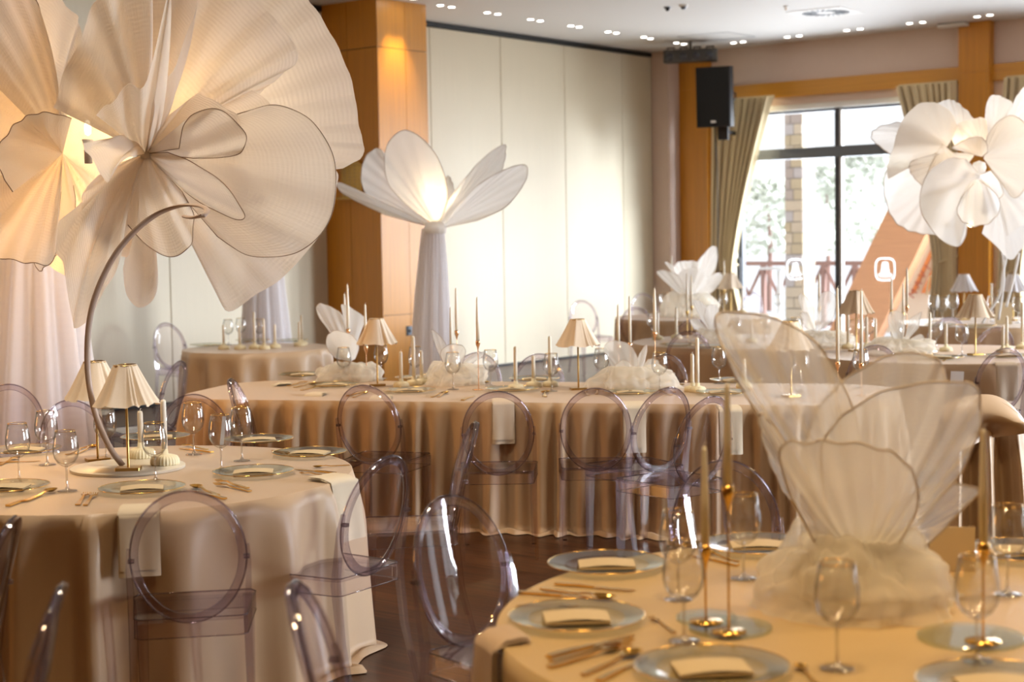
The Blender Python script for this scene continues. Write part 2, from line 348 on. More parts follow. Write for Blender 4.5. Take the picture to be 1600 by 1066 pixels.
# bell emblem on the glass of window 1, twice: a rounded ring with a bell in it
M_decal = sheer('white_film', (.75, .75, .78), .45, .45)
W1 = [o for o in bpy.data.objects if o.name == 'window_1'][0]
def emblem(n, z, s=1.):
    e = MB(); y = .118
    def P(x, zz): return (n + x * s, y, z + zz * s)
    N_ = 40; outer = []; inner = []
    for i in range(N_):
        a = 2 * PI * i / N_; c, q = math.cos(a), math.sin(a)
        fx = math.copysign(abs(c) ** .55, c); fz = math.copysign(abs(q) ** .55, q)
        outer.append(P(.155 * fx, .165 * fz)); inner.append(P(.136 * fx, .146 * fz))
    e.add(outer + inner, [(i, (i + 1) % N_, N_ + (i + 1) % N_, N_ + i) for i in range(N_)])
    prof = [(.075, -.055), (.06, -.02), (.052, .03), (.048, .075), (.036, .1), (0, .108)]
    pl = [P(-x, zz) for x, zz in prof] + [P(x, zz) for x, zz in prof[-2::-1]]
    e.add(pl, [tuple(range(len(pl)))])
    e.add([P(-.105, -.062), P(.105, -.062), P(.098, -.09), P(-.098, -.09)], [(0, 1, 2, 3)])
    for k in range(6):
        x = -.075 + .03 * k; e.add([P(x - .009, -.1), P(x + .009, -.1), P(x + .009, -.117), P(x - .009, -.117)], [(0, 1, 2, 3)])
    o = link('bell_emblem', e.mesh('bell_emblem', M_decal, False), W1, 'white bell in a rounded ring, printed on the glass'); return o
q = WB(1383, 421, .118); emblem(q[0], q[1], .98)
q = WB(1243, 421, .118); emblem(q[0], q[1], .92)

# ------------------------------------------------------------ oak pillar in front of the panel wall
pr = -.0
tR = WA(667, 200, .869)[0]; tL = WA(590, 100, .869)[0]
gm = WA(640, 450, .869)[0]
pil = struct('pillar', MB().box((0, tL + .01, 0), (.86, tR - .0, HC)).mesh('pillar_core', M_dark, False))
zh = WA(600, 74, .869)[1]; zl = WA(620, 492, .869)[1]
# the veneer sheets: face towards the room (n = .869) and the side face
for (a, b) in ((tL, gm - .003), (gm + .003, tR)):
    for (z0, z1) in ((0.06, zl - .003), (zl + .003, zh - .004), (zh + .004, HC)):
        link('wood_panel', MB().box((.86, a, z0), (.88, b, z1)).mesh('wood_panel', M_wood, False), pil)
for (a, b) in ((0.0, .40), (.406, .88)):
    for (z0, z1) in ((0.06, zh - .004), (zh + .004, HC)):
        link('wood_panel', MB().box((a, tL - .012, z0), (b, tL + .008, z1)).mesh('wood_panel', M_wood, False), pil)
        link('wood_panel', MB().box((a, tR - .0, z0), (b, tR + .012, z1)).mesh('wood_panel', M_wood, False), pil)
link('pillar_plinth', MB().box((0, tL - .0, 0), (.872, tR, .06)).mesh('pillar_plinth', M_dark, False), pil)
t, z = WA(640, 517, .885)
o = thing('wall_socket', 'small black and grey wall socket low on the oak pillar', 'socket', R(.88, t, z), YAW)
link('socket_frame', MB().box((0, -.055, -.055), (.008, .02, .055), .002).mesh('sf', M_black, False), o)
link('socket_plate', MB().box((0, -.02, -.05), (.01, .055, .05), .002).mesh('sp', M_grey, False), o)
link('socket_hole', MB().lathe([(.0, 0), (.022, 0), (.022, .012), (0, .012)], 16, (0, 0, 0)).mesh('sh', M_dark), o).rotation_euler = (0, PI / 2, 0)
# crystal wall lamp on the pillar side
t, z = 0, 0
p = P3(546, 283, 17.9); n_, t_, z_ = to_room(p)
o = thing('wall_lamp', 'gold wall lamp hung with rows of glass beads on the oak pillar', 'wall lamp', R(.45, tL - .012, z_ - .2), YAW)
link('backplate', MB().box((-.16, -.03, -.0), (.16, 0, .4), .005).mesh('bp', M_brass, False), o)
bd = MB()
for iz in range(9):
    for ix in range(9): bd.lathe([(0, -.016), (.014, 0), (0, .016)], 6, (-.16 + .04 * ix, -.06 - .02 * (ix % 2), .04 + .042 * iz))
b_ = link('bead_curtain', bd.mesh('beads', M_glass), o); b_['kind'] = 'stuff'
link('lamp_rail', MB().box((-.19, -.1, .4), (.19, 0, .42)).box((-.19, -.1, .0), (.19, 0, .02)).mesh('lr', M_brass, False), o)

# ------------------------------------------------------------ ceiling fittings
can = MB().lathe([(.052, 0), (.062, -.004), (.064, 0)], 20).mesh('trim_ring', M_white)
dl = MB().lathe([(0, -.002), (.05, -.002), (.052, 0)], 20).mesh('lit_lens', M_lamp)
lights = [(688, 8.5), (705.6, 11), (761.5, 19.8), (777.5, 22), (829, 30.5), (844, 32.7), (892, 40.4), (905, 42.2), (950, 49.8), (963, 51.7), (1006, 58), (1016, 60.5), (1057, 67), (1068.5, 68.8),
          (1146, 67), (1161, 65.5), (1230, 58), (1249, 56), (1323, 47.5), (1344, 45.3), (1421, 36.5), (1441.5, 34.8), (1527, 26), (1546.5, 23.5)]
names_l = ['first', 'second', 'third', 'fourth', 'fifth', 'sixth', 'seventh', 'eighth', 'ninth', 'tenth', 'eleventh', 'twelfth', 'thirteenth', 'fourteenth', 'fifteenth', 'sixteenth', 'seventeenth', 'eighteenth', 'nineteenth', 'twentieth', '21st', '22nd', '23rd', '24th']
DKIT = [('trim_ring', can, None, []), ('lens', dl, 'lit warm white lens', [])]
for i, (x, y) in enumerate(lights):
    left = i < 14; j = i if left else i - 14
    row = 'in the row above the cream panels' if left else 'in the row above the windows'
    lab = 'lit round ceiling spotlight, %s from left %s' % (names_l[j], row)
    spawn(DKIT, 'downlight', lab, 'spotlight', U(x, y, HC), 0, 'ceiling spotlights in pairs', sc=.75)
    if i in (1, 3, 9, 17, 22) : pass
for i, (x, y) in enumerate([(608, -14), (622, -11)]):
    spawn(DKIT, 'downlight', 'small lit ceiling spotlight %s of the two right above the oak pillar face' % ('left' if i == 0 else 'right'), 'spotlight', R(1.12, WA(x, 20, .88)[0], HC), 0, 'ceiling spotlights in pairs')
    l = bpy.data.lights.new('spot', 'SPOT'); l.energy = 60; l.spot_size = math.radians(50); l.spot_blend = .6; l.color = (1, .8, .5); l.shadow_soft_size = .03
    lo = bpy.data.objects.new('pillar_spot', l); col.objects.link(lo); lo.location = R(1.10, WA(x, 20, .88)[0], HC - .03); lo.rotation_euler = (Vector((0, 0, -1)) - AN * .12).to_track_quat('-Z', 'Y').to_euler()
# swirl air vent
p = U(1290, 19, HC)
o = thing('ceiling_vent', 'square white ceiling vent with a round swirl of dark slots', 'vent', p, YAW + .05)
link('plate', MB().box((-.36, -.36, -.008), (.36, .36, 0)).mesh('plate', M_white, False), o)
for k in range(24):
    a = 2 * PI * k / 24; c, s_ = math.cos(a), math.sin(a); c2, s2 = math.cos(a + .35), math.sin(a + .35)
    link('slot', MB().tube([(c * .12, s_ * .12, -.010), (c2 * .29, s2 * .29, -.010)], (.017, .004), 4, flat=(-s_, c, 0)).mesh('slot', M_dark if k % 2 == 0 else M_grey, False), o)
p = U(1068, 8, HC)
o = thing('smoke_detector', 'small white ceiling smoke detector beside a tiny dark camera', 'smoke detector', p)
link('base', MB().lathe([(0, -.02), (.05, -.02), (.055, 0)], 20).mesh('b', M_white), o); link('sensor', MB().lathe([(0, -.05), (.025, -.048), (.035, -.02)], 16).mesh('s', M_grey), o)
p = U(1043, 11, HC)
o = thing('ceiling_camera', 'tiny dark ceiling camera left of the smoke detector', 'camera', p)
link('base', MB().lathe([(0, -.015), (.04, -.015), (.045, 0)], 16).mesh('b', M_grey), o); link('eye', MB().lathe([(0, -.05), (.02, -.045), (.028, -.015)], 12).mesh('e', M_black), o)
o = thing('sprinkler', 'tiny brass ceiling sprinkler left of the swirl vent', 'sprinkler', U(1228, 9.5, HC))
link('cup', MB().lathe([(0, -.01), (.03, -.01), (.035, 0)], 14).mesh('c', M_white), o); link('head', MB().lathe([(.0, -.045), (.02, -.04), (.006, -.03), (.006, -.01)], 10).mesh('h', M_brass), o)
p = U(1489, 36, HC)
o = thing('emergency_light', 'flat white emergency light box on the ceiling before the oak column', 'emergency light', p, YAW)
link('housing', MB().box((-.19, -.07, -.05), (.19, .07, -.012), .01).mesh('h', M_white, False), o); link('backing', MB().box((-.18, -.06, -.012), (.18, .06, 0)).mesh('b', M_black, False), o)
o = struct('trim_8', MB().lathe([(1.0, -.001), (1.03, -.014), (1.06, -.012), (1.07, 0)], 64).mesh('ring_moulding', M_pink)); o.location = U(1700, -36, HC)
hp = [to_room(U(x, y, HC)) for x, y in ((1058, 57), (1136, 50), (1180, 57), (1100, 64))]
o = struct('trim_9', MB().tube([(a, b, HC - .001) for a, b, c in hp], .004, 4, closed=True).mesh('access_hatch_joint', M_grey, False))
lstep = [to_room(U(x, y, HC)) for x, y in ((640, 1), (1060, 52))]
# stage light bar hung from ceiling
pa, pb = P3(1038, 92, 22.4), P3(1120, 83, 22.2)
o = thing('stage_light_bar', 'dark bar of stage spotlights hung from the ceiling corner', 'stage light', (pa + pb) / 2)
d = (pb - pa); L_ = d.length; o.rotation_euler = (0, 0, math.atan2(d.y, d.x))
link('housing', MB().box((-L_ / 2, -.10, -.085), (L_ / 2, .10, .085), .03).mesh('h', mat('dark_grey_metal', (.06, .055, .05), .5, .3), False), o)
for k in range(4):
    e = link('lens', MB().lathe([(0, .035), (.045, .03), (.06, 0), (.06, -.04)], 16).mesh('l', mat('smoked_lens', (.05, .05, .06), .15)), o); e.location = (-L_ / 2 + L_ * (k + .5) / 4, -.09, -.012); e.rotation_euler = (PI / 2, 0, 0)
    zt = HC - ((pa + pb) / 2).z
    link('hanger', MB().tube([(-L_ / 2 + L_ * (k + .5) / 4 - .05, 0, .05), (-L_ / 2 + L_ * (k + .5) / 4 - .05, 0, .12), (-L_ / 2 + L_ * (k + .5) / 4 + .05, 0, .12), (-L_ / 2 + L_ * (k + .5) / 4 + .05, 0, .05)], .012, 6).mesh('hg', M_black), o)
link('ceiling_clamp', MB().tube([(0, 0, .05), (0, 0, zt)], .016, 8).mesh('cc', M_black), o)
# loudspeaker with wall bracket
sp = P3(1119, 152, 22.3); ang = math.radians(-20)
o = thing('loudspeaker', 'large black loudspeaker on a wall bracket left of the window', 'speaker', sp, ang)
S_ = F / 22.3; wv_, hv_ = 53 / S_, 92 / S_
def spk(x0, x1, y0, y1, zz0, zz1, top=1.): return None
tilt = .06
cab = MB().prism([(-wv_ / 2, -.2), (wv_ / 2, -.2), (wv_ / 2 + .03, -.1), (wv_ / 2 - .05, .2), (-wv_ / 2 + .05, .2), (-wv_ / 2 - .01, -.1)], -hv_ / 2, hv_ / 2)
c_ = link('cabinet', cab.mesh('cab', M_black, False), o); c_.rotation_euler = (tilt, 0, 0)
g_ = link('grille', MB().box((-wv_ / 2 + .012, -.215, -hv_ / 2 + .02), (wv_ / 2 - .012, -.2, hv_ / 2 - .02), .004).mesh('gr', mat('black_mesh', (.004, .004, .004), .8, noise=((250, 250, 250), .4), bump=.5), False), o); g_.rotation_euler = (tilt, 0, 0)
bdg = link('badge', MB().prism([(-.035, -.222), (.035, -.222), (.035, -.215), (-.035, -.215)], -hv_ / 2 + .06, -hv_ / 2 + .09).mesh('bd', M_white, False), g_)
link('handle', MB().tube([(wv_ / 2 + .0, -.05, -.05), (wv_ / 2 + .035, -.02, -.04), (wv_ / 2 + .035, .0, .04), (wv_ / 2 + .0, .0, .06)], .012, 6).mesh('hd', M_black), o)
link('bracket', MB().box((.02, .0, -hv_ / 2 - .18), (.16, .10, -hv_ / 2 + .02)).tube([(.1, .05, -hv_ / 2 - .05), (.1, .8, -hv_ / 2 - .05)], .03, 8).mesh('br', M_black, False), o)
link('cable', MB().tube([(-.05, .1, -hv_ / 2), (-.06, .3, -hv_ / 2 - .5), (-.07, .34, -3.0)], .008, 6).mesh('cb', M_black), o)

# ------------------------------------------------------------ curtains
def curtain(name, label, top, waist, foot, zt, zw, tie=True, folds=9, y0=-.14):
    """top/waist/foot: (n0, n1) spans at the heights zt, zw and the floor"""
    o = thing(name, label, 'curtain', R((top[0] + top[1]) / 2, y0, 0), YAW); c = (top[0] + top[1]) / 2
    def span(z):
        if z > zw:
            k = (z - zw) / (zt - zw); k = k ** 1.25
            return [waist[i] + (top[i] - waist[i]) * k for i in (0, 1)]
        k = min(1, (zw - z) / .9); k = k * k * (3 - 2 * k)
        return [waist[i] + (foot[i] - waist[i]) * k for i in (0, 1)]
    def fn(u, v):
        z = .01 + (zt - .01) * v; a, b = span(z); wd = b - a
        dep = .11 + .03 * math.sin(7 * u + 2)
        ph = folds * 2 * PI * (u + .02 * math.sin(9 * u))
        return (a + wd * u + .012 * math.sin(ph * 2) - c, -dep * abs(math.sin(ph / 2 + .4 * math.sin(4 * u))) ** .7 * (.8 + .2 * math.cos(5 * u)), z)
    link('curtain_cloth', MB().grid(folds * 14, 40, fn).mesh('curtain_cloth', M_curt), o)
    link('heading', MB().box((top[0] - c, .0, zt - .02), (top[1] - c, .02, zt + .03)).mesh('heading', M_curt, False), o)
    if tie:
        a, b = waist; r = (b - a) / 2 + .02; m = (a + b) / 2 - c
        link('tieback', MB().tube([(m + r * math.cos(x), .07 * math.sin(x), zw + .06 * math.cos(x)) for x in [2 * PI * i / 24 for i in range(24)]], .016, 6, closed=True).tube([(m + r * .8, 0, zw + .02), (m - r * 1.3, -.05, zw - .22), (m - r * 1.6, -.03, zw - .45)], .012, 6).mesh('tieback', M_curt), o, 'pale tie-back cord')
    return o
def nn(x, y): return WB(x, y, -.14)[0]
zt = zr0 + .01
curtain('curtain', 'olive beige curtain tied back left of the window, below the loudspeaker', (nn(1117, 160), nn(1209, 160)), (nn(1117, 415), nn(1150, 415)), (nn(1115, 440), nn(1165, 440)), zt, WB(1135, 420, -.14)[1], folds=8)
curtain('curtain', 'olive beige curtain between the window and the oak column', (nn(1404, 140), nn(1495, 136)), (nn(1462, 400), nn(1494, 400)), (nn(1455, 440), nn(1496, 440)), zt, WB(1478, 408, -.14)[1], folds=8)
curtain('curtain', 'olive beige curtain right of the oak column, at the edge of the photo', (nn(1572, 130), nn(1665, 125)), (nn(1564, 420), nn(1600, 420)), (nn(1560, 450), nn(1602, 450)), zt, WB(1580, 425, -.14)[1], folds=8)

# ------------------------------------------------------------ outside
M_snow = mat('pale_paving', (.78, .80, .82), .8)
M_brk = [mat('brick_a', (.52, .44, .30), .85), mat('brick_b', (.44, .38, .34), .85), mat('brick_c', (.58, .50, .38), .85), mat('brick_d', (.5, .47, .46), .85)]
M_mort = mat('mortar', (.30, .28, .26), .9)
M_rail = mat('brown_rail', (.34, .19, .15), .6)
M_beam = mat('varnished_beam', (.60, .32, .17), .45, noise=((2, 2, 20), .15))
struct('ground', MB().box((-30, .3, -.25), (60, 90, -.05)).mesh('ground', M_snow, False))['kind'] = 'structure'
# brick column about 2.4 m outside
tc_ = 2.6
na, nb = WB(1226, 300, tc_)[0], WB(1253.5, 300, tc_)[0]
nd = na; dpt = .42
bc = struct('trim_10', MB().box((na + .01, tc_ + .01, -.05), (nb - .01, tc_ + dpt, 4.6)).mesh('column_core', M_mort, False))
bc.name = 'brick_column'; del bc['kind']; tag(bc, 'yellow and grey brick column outside the window', 'column')
rh = WB(1240, 300, tc_)[1] - WB(1240, 317, tc_)[1]; random.seed(4)
wd = nb - na; zz = -.05; r_ = 0
while zz < 4.5:
    cuts = [0, .5 + .06 * random.uniform(-1, 1), 1] if r_ % 2 else ([0, 1] if random.random() < .6 else [0, .35, 1])
    for k in range(len(cuts) - 1):
        a, b = na + wd * cuts[k], na + wd * cuts[k + 1]; e = random.uniform(0, .012)
        link('brick', MB().box((a + .006, tc_ - e, zz + .007), (b - .006, tc_ + .04, zz + rh - .007)).mesh('brick', random.choice(M_brk), False), bc)
    cut = [0, .5, 1] if r_ % 2 == 0 else [0, .3, 1]
    for k in range(2):
        a, b = tc_ + dpt * cut[k], tc_ + dpt * cut[k + 1]; e = random.uniform(0, .01)
        link('brick', MB().box((nb - .04, a + .006, zz + .007), (nb + e, b - .006, zz + rh - .007)).mesh('brick', random.choice(M_brk), False), bc)
    zz += rh; r_ += 1
# balcony railing
tr_ = 5.0
def rz_(x, y): return WB(x, y, tr_)
zt_ = rz_(1290, 408)[1]
o = thing('balcony_railing', 'brown wooden balcony railing with crossed braces outside', 'railing', R(0, tr_, 0), YAW)
link('top_rail', MB().box((-2, -.04, zt_ - .08), (9, .04, zt_)).mesh('tr', M_rail, False), o); link('bottom_rail', MB().box((-2, -.03, .05), (9, .03, .13)).mesh('br', M_rail, False), o)
px_ = [rz_(x, 430)[0] for x in (1221, 1287, 1336)]; step = px_[2] - px_[1]
for k in range(-4, 7):
    a = px_[1] + step * k
    link('post', MB().box((a - .04, -.04, 0), (a + .04, .04, zt_ - .08)).mesh('post', M_rail, False), o)
    for x_ in (a + .03, a + step - .03): link('brace', MB().tube([(x_, 0, zt_ - .1), (a + step / 2, 0, zt_ - .62)], .035, 4).mesh('brace', M_rail, False), o)
# big slanting roof beam just outside
tb = 1.6
def bp_(x, y): return WB(x, y, tb)
A_, B_ = bp_(1313, 480), bp_(1400, 300)
C_, D_ = bp_(1392, 480), bp_(1478, 300)
o = thing('slanted_beam', 'thick orange wooden beam leaning across the outside of the window', 'beam', R(0, tb, 0), YAW)
def quad(p0, p1, p2, p3, dy0, dy1):
    ps = [p0, p1, p2, p3]; return MB().add([(a, dy0, z) for a, z in ps] + [(a, dy1, z) for a, z in ps], [(3, 2, 1, 0), (4, 5, 6, 7), (0, 1, 5, 4), (1, 2, 6, 5), (2, 3, 7, 6), (3, 0, 4, 7)])
def ext(p, q, k): return (p[0] + (q[0] - p[0]) * k, p[1] + (q[1] - p[1]) * k)
kk = (0 - A_[1]) / (B_[1] - A_[1])
link('beam', quad(ext(A_, B_, kk), ext(C_, D_, kk), ext(C_, D_, 2.2), ext(A_, B_, 2.2), 0, .25).mesh('beam', M_beam, False), o)
E_, G_ = bp_(1405, 480), bp_(1490, 300); E2, G2 = bp_(1412, 480), bp_(1497, 300)
# signboard with red script behind the beam and thin orange battens
o = thing('outdoor_board', 'white outdoor board with orange battens and red lettering beside the slanted beam', 'board', R(0, tb + .9, 0), YAW)
def bq(x, y): return WB(x, y, tb + .9)
link('panel', quad(bq(1380, 520), bq(1620, 520), bq(1620, 340), bq(1455, 340), .03, .08).mesh('panel', mat('warm_white_board', (.85, .76, .62), .6), False), o)
for (x0, x1, w_) in ((1424, 1463, 5), (1440, 1478, 9)):
    link('batten', quad(bq(x0, 458), bq(x0 + w_, 458), bq(x1 + w_, 372), bq(x1, 372), -.02, .03).mesh('batten', mat('orange_batten', (.80, .30, .10), .5), False), o)
M_let = mat('red_lettering', (.50, .16, .10), .6)
for i, (ch, x, y) in enumerate((('M', 1432, 462), ('A', 1440, 447), ('V', 1447, 433), ('I', 1455, 421))):
    cu = bpy.data.curves.new('letter', 'FONT'); cu.body = ch; cu.size = .17; cu.extrude = .003; cu.align_x = 'CENTER'; cu.materials.append(M_let)
    n_, z_ = bq(x, y); tmp = bpy.data.objects.new('tmp', cu); col.objects.link(tmp); bpy.context.view_layer.update(); lt = link('letter', bpy.data.meshes.new_from_object(tmp.evaluated_get(bpy.context.evaluated_depsgraph_get())), o); bpy.data.objects.remove(tmp); lt.location = (n_, -.03, z_); lt.rotation_euler = (PI / 2, math.radians(-55), 0)
# white bistro table outside
q = WB(1218, 418, 3.4)
o = thing('outdoor_table', 'white round bistro table outside behind the glass', 'table', R(q[0], 3.4, -.05), YAW)
link('tabletop', MB().lathe([(0, q[1] - .03 + .05), (.36, q[1] - .03 + .05), (.37, q[1] + .05), (0, q[1] + .05)], 32).mesh('tt', M_white), o)
link('pedestal', MB().lathe([(.28, 0), (.28, .03), (.05, .06), (.05, q[1])], 16).mesh('pd', M_white), o)
# pale shrubs beyond the railing
M_leaf = mat('pale_spring_leaves', (.78, .85, .70), .8, noise=((3, 3, 3), .3))
random.seed(8)
for i, (px0, t_, hh, lab) in enumerate(((1200, 11, 3.0, 'pale green bush outside, seen left of the brick column'), (1292, 15, 3.4, 'pale green bush outside, between the brick column and the mullion'), (1365, 19, 4.0, 'pale green bush outside, right of the window mullion'))):
    n_ = WB(px0, 300, t_)[0]
    o = thing('shrub', lab, 'bush', R(n_, t_, -.05), 0, 'bushes beyond the railing')
    lf = MB()
    for k in range(1500):
        a, b_, r = random.uniform(0, 2 * PI), random.uniform(-.3, 1.4), random.uniform(.75, 1.) ** .5
        x, y, z = 1.5 * r * math.cos(a) * math.cos(b_), 1.2 * r * math.sin(a) * math.cos(b_), hh * .55 + hh * .45 * r * math.sin(b_)
        s_ = .11; u1 = Vector((random.gauss(0, 1), random.gauss(0, 1), random.gauss(0, 1))).normalized() * s_; u2 = u1.orthogonal().normalized() * s_ * .6
        c_ = Vector((x, y, z)); lf.add([c_ - u1, c_ + u2, c_ + u1, c_ - u2], [(0, 1, 2, 3)])
    f_ = link('foliage', lf.mesh('foliage', M_leaf, False), o); f_['kind'] = 'stuff'
    link('trunk', MB().tube([(0, 0, 0), (.05, 0, hh * .5), (0, .05, hh * .8)], [.07, .05, .02], 8).mesh('trunk', M_rail), o)
# ------------------------------------------------------------ tables and cloths
TH = .75
def perim_round(R_, n=240): return [(R_ * math.cos(2 * PI * i / n), R_ * math.sin(2 * PI * i / n), math.cos(2 * PI * i / n), math.sin(2 * PI * i / n)) for i in range(n)]
def perim_rect(hx, hy, rc, step=.02):
    out = []
    for (cx, cy_, a0) in ((hx - rc, hy - rc, 0), (-hx + rc, hy - rc, PI / 2), (-hx + rc, -hy + rc, PI), (hx - rc, -hy + rc, 1.5 * PI)):
        n = max(6, int(rc * PI / 2 / step))
        for i in range(n + 1):
            a = a0 + PI / 2 * i / n; out.append((cx + rc * math.cos(a), cy_ + rc * math.sin(a), math.cos(a), math.sin(a)))
    res = []
    for i, p in enumerate(out):
        q = out[(i + 1) % len(out)]; d = math.hypot(q[0] - p[0], q[1] - p[1]); k = max(1, int(d / step))
        res += [(p[0] + (q[0] - p[0]) * j / k, p[1] + (q[1] - p[1]) * j / k, p[2] + (q[2] - p[2]) * j / k, p[3] + (q[3] - p[3]) * j / k) for j in range(k)]
    return res
def cloth_mesh(per, seed, nf, amp, m, flare=.06, sharp=1.6, zlow=.004, puddle=.07):
    rnd = random.Random(seed); n = len(per); L = [0]
    for i in range(n): L.append(L[-1] + math.hypot(per[(i + 1) % n][0] - per[i][0], per[(i + 1) % n][1] - per[i][1]))
    tot = L[-1]; ph = []; x = 0; bounds = [0]
    while x < tot: x += tot / nf * rnd.uniform(.55, 1.5); bounds.append(x)
    k = tot / bounds[-1]; bounds = [b * k for b in bounds]; am = [rnd.uniform(.45, 1.25) for _ in bounds]; sl = [rnd.uniform(-.03, .03) for _ in bounds]
    def fold(s, v):
        for j in range(len(bounds) - 1):
            if s <= bounds[j + 1] + 1e-9:
                u = (s - bounds[j]) / (bounds[j + 1] - bounds[j]); u = u + sl[j] * v * 3 * math.sin(PI * u)
                return (.5 - .5 * math.cos(2 * PI * u)) ** sharp * am[j] - .35
        return 0
    rows = []
    for j in range(6): rows.append(('top', [.0, .55, .9, .97, .99, .997][j]))
    for j in range(15): rows.append(('side', (j / 14)))
    for j in range(1, 4): rows.append(('pud', j / 3))
    vs = []
    for kind, v in rows:
        for i in range(n):
            x, y, nx, ny = per[i]
            if kind == 'top': vs.append((x * v, y * v, 0.0)); continue
            if kind == 'side':
                z = -(TH - zlow) * v - .006 * (v > 0); w_ = min(1, v * 4) ** .8; off = .008 * min(1, v * 12) + fold(L[i], v) * amp * (w_ * .75 + .35 * v) + flare * v * v
                vs.append((x + nx * off, y + ny * off, max(z, -TH + zlow)))
            else:
                off = .008 + fold(L[i], 1) * amp * 1.1 + flare + puddle * v * (.5 + .9 * abs(math.sin(L[i] * 3.1 + seed) * math.sin(L[i] * 1.3)))
                vs.append((x + nx * off, y + ny * off, -TH + .004 + .03 * math.sin(PI * v) * (.5 + .5 * math.sin(L[i] * 23))))
    m_ = len(rows); b = MB(); fs = [(j * n + i, j * n + (i + 1) % n, (j + 1) * n + (i + 1) % n, (j + 1) * n + i) for j in range(1, m_ - 1) for i in range(n)]
    b.v = vs; c0 = 0
    fs += [(c0, n + (i + 1) % n, n + i) for i in range(n)]
    b.f = [tuple(reversed(f)) for f in fs]
    return b.mesh('tablecloth', m, True)
def table(label_t, label_c, loc, rz, per, hx, hy, seed, nf, amp, m, **kw):
    t = thing('banquet_table', label_t, 'table', (loc[0], loc[1], 0), rz)
    link('tabletop', MB().prism([(p[0] * .985, p[1] * .985) for p in per[::6]], TH - .03, TH - .006).mesh('tt', M_white, False), t)
    for sx in (-1, 1):
        for sy in (-1, 1):
            link('leg', MB().tube([(sx * hx * .55, sy * hy * .5, 0), (sx * hx * .5, sy * hy * .5, TH - .03)], .018, 8).mesh('leg', M_black), t)
    c = link('tablecloth', cloth_mesh(per, seed, nf, amp, m, **kw)); tag(c, label_c, 'tablecloth'); c.location = (loc[0], loc[1], TH); c.rotation_euler = (0, 0, rz); return c
T1 = Vector((-1.60, 6.42, 0)); T2 = Vector((.98, 3.80, 0))
LDIR = math.atan2(-.248, .969); LU = Vector((.969, -.248, 0)); LN = Vector((.248, .969, 0))
L0 = Vector((-.38, 9.13, 0)) + LN * .635; LC = L0 + LU * .36; LH = 2.18
def LT(al, nn_): return Vector((-.38, 9.13, TH)) + LU * al + LN * nn_      # along the long table's front edge, depth in from it
T4 = Vector((-2.28, 14.05, 0)); T5 = Vector((2.05, 13.9, 0)); T6 = Vector((2.15, 18.2, 0)); T7 = Vector((3.35, 12.1, 0)); T8 = Vector((5.0, 16.1, 0))
table('round table hidden under the draped beige cloth at the left, under the giant flowers', 'beige satin tablecloth on the round table at the left, under the giant flowers', T1, .3, perim_round(.93), .93, .93, 11, 17, .085, M_cloth, flare=.02, sharp=2.2)
table('round table hidden under the warm-lit beige cloth in the right foreground', 'warm-lit beige tablecloth on the round table in the right foreground', T2, .1, perim_round(1.03), 1.03, 1.03, 5, 9, .05, M_cloth3, flare=.08, sharp=1.2)
table('long table hidden under the pleated beige cloth in the middle of the room', 'beige pleated tablecloth falling to the floor on the long middle table', LC, LDIR, perim_rect(LH, .635, .4, .012), LH, .635, 3, 88, .085, M_cloth2, flare=.04, sharp=.8)
table('small round table hidden under a gold beige cloth before the cream panels', 'gold beige satin tablecloth on the small round table left of the oak pillar', T4, 0, perim_round(.66), .66, .66, 8, 15, .08, M_cloth, flare=.05)
table('round table hidden under the taupe cloth just behind the long table', 'taupe tablecloth on the round table just behind the long middle table', T5, 0, perim_round(.98), .98, .98, 9, 16, .04, M_cloth2)
table('round table hidden under the taupe cloth farthest back by the room corner', 'taupe tablecloth on the farthest round table by the room corner', T6, 0, perim_round(.95), .95, .95, 10, 16, .04, M_cloth2)
table('round table hidden under the taupe cloth at right, in front of the window', 'taupe tablecloth on the right table between long table and window', T7, .4, perim_round(1.0), 1., 1., 12, 16, .04, M_cloth2)
table('round table hidden under the taupe cloth at the right edge before the oak column', 'taupe tablecloth on the far right table before the oak column', T8, 0, perim_round(1.0), 1., 1., 13, 16, .04, M_cloth2)

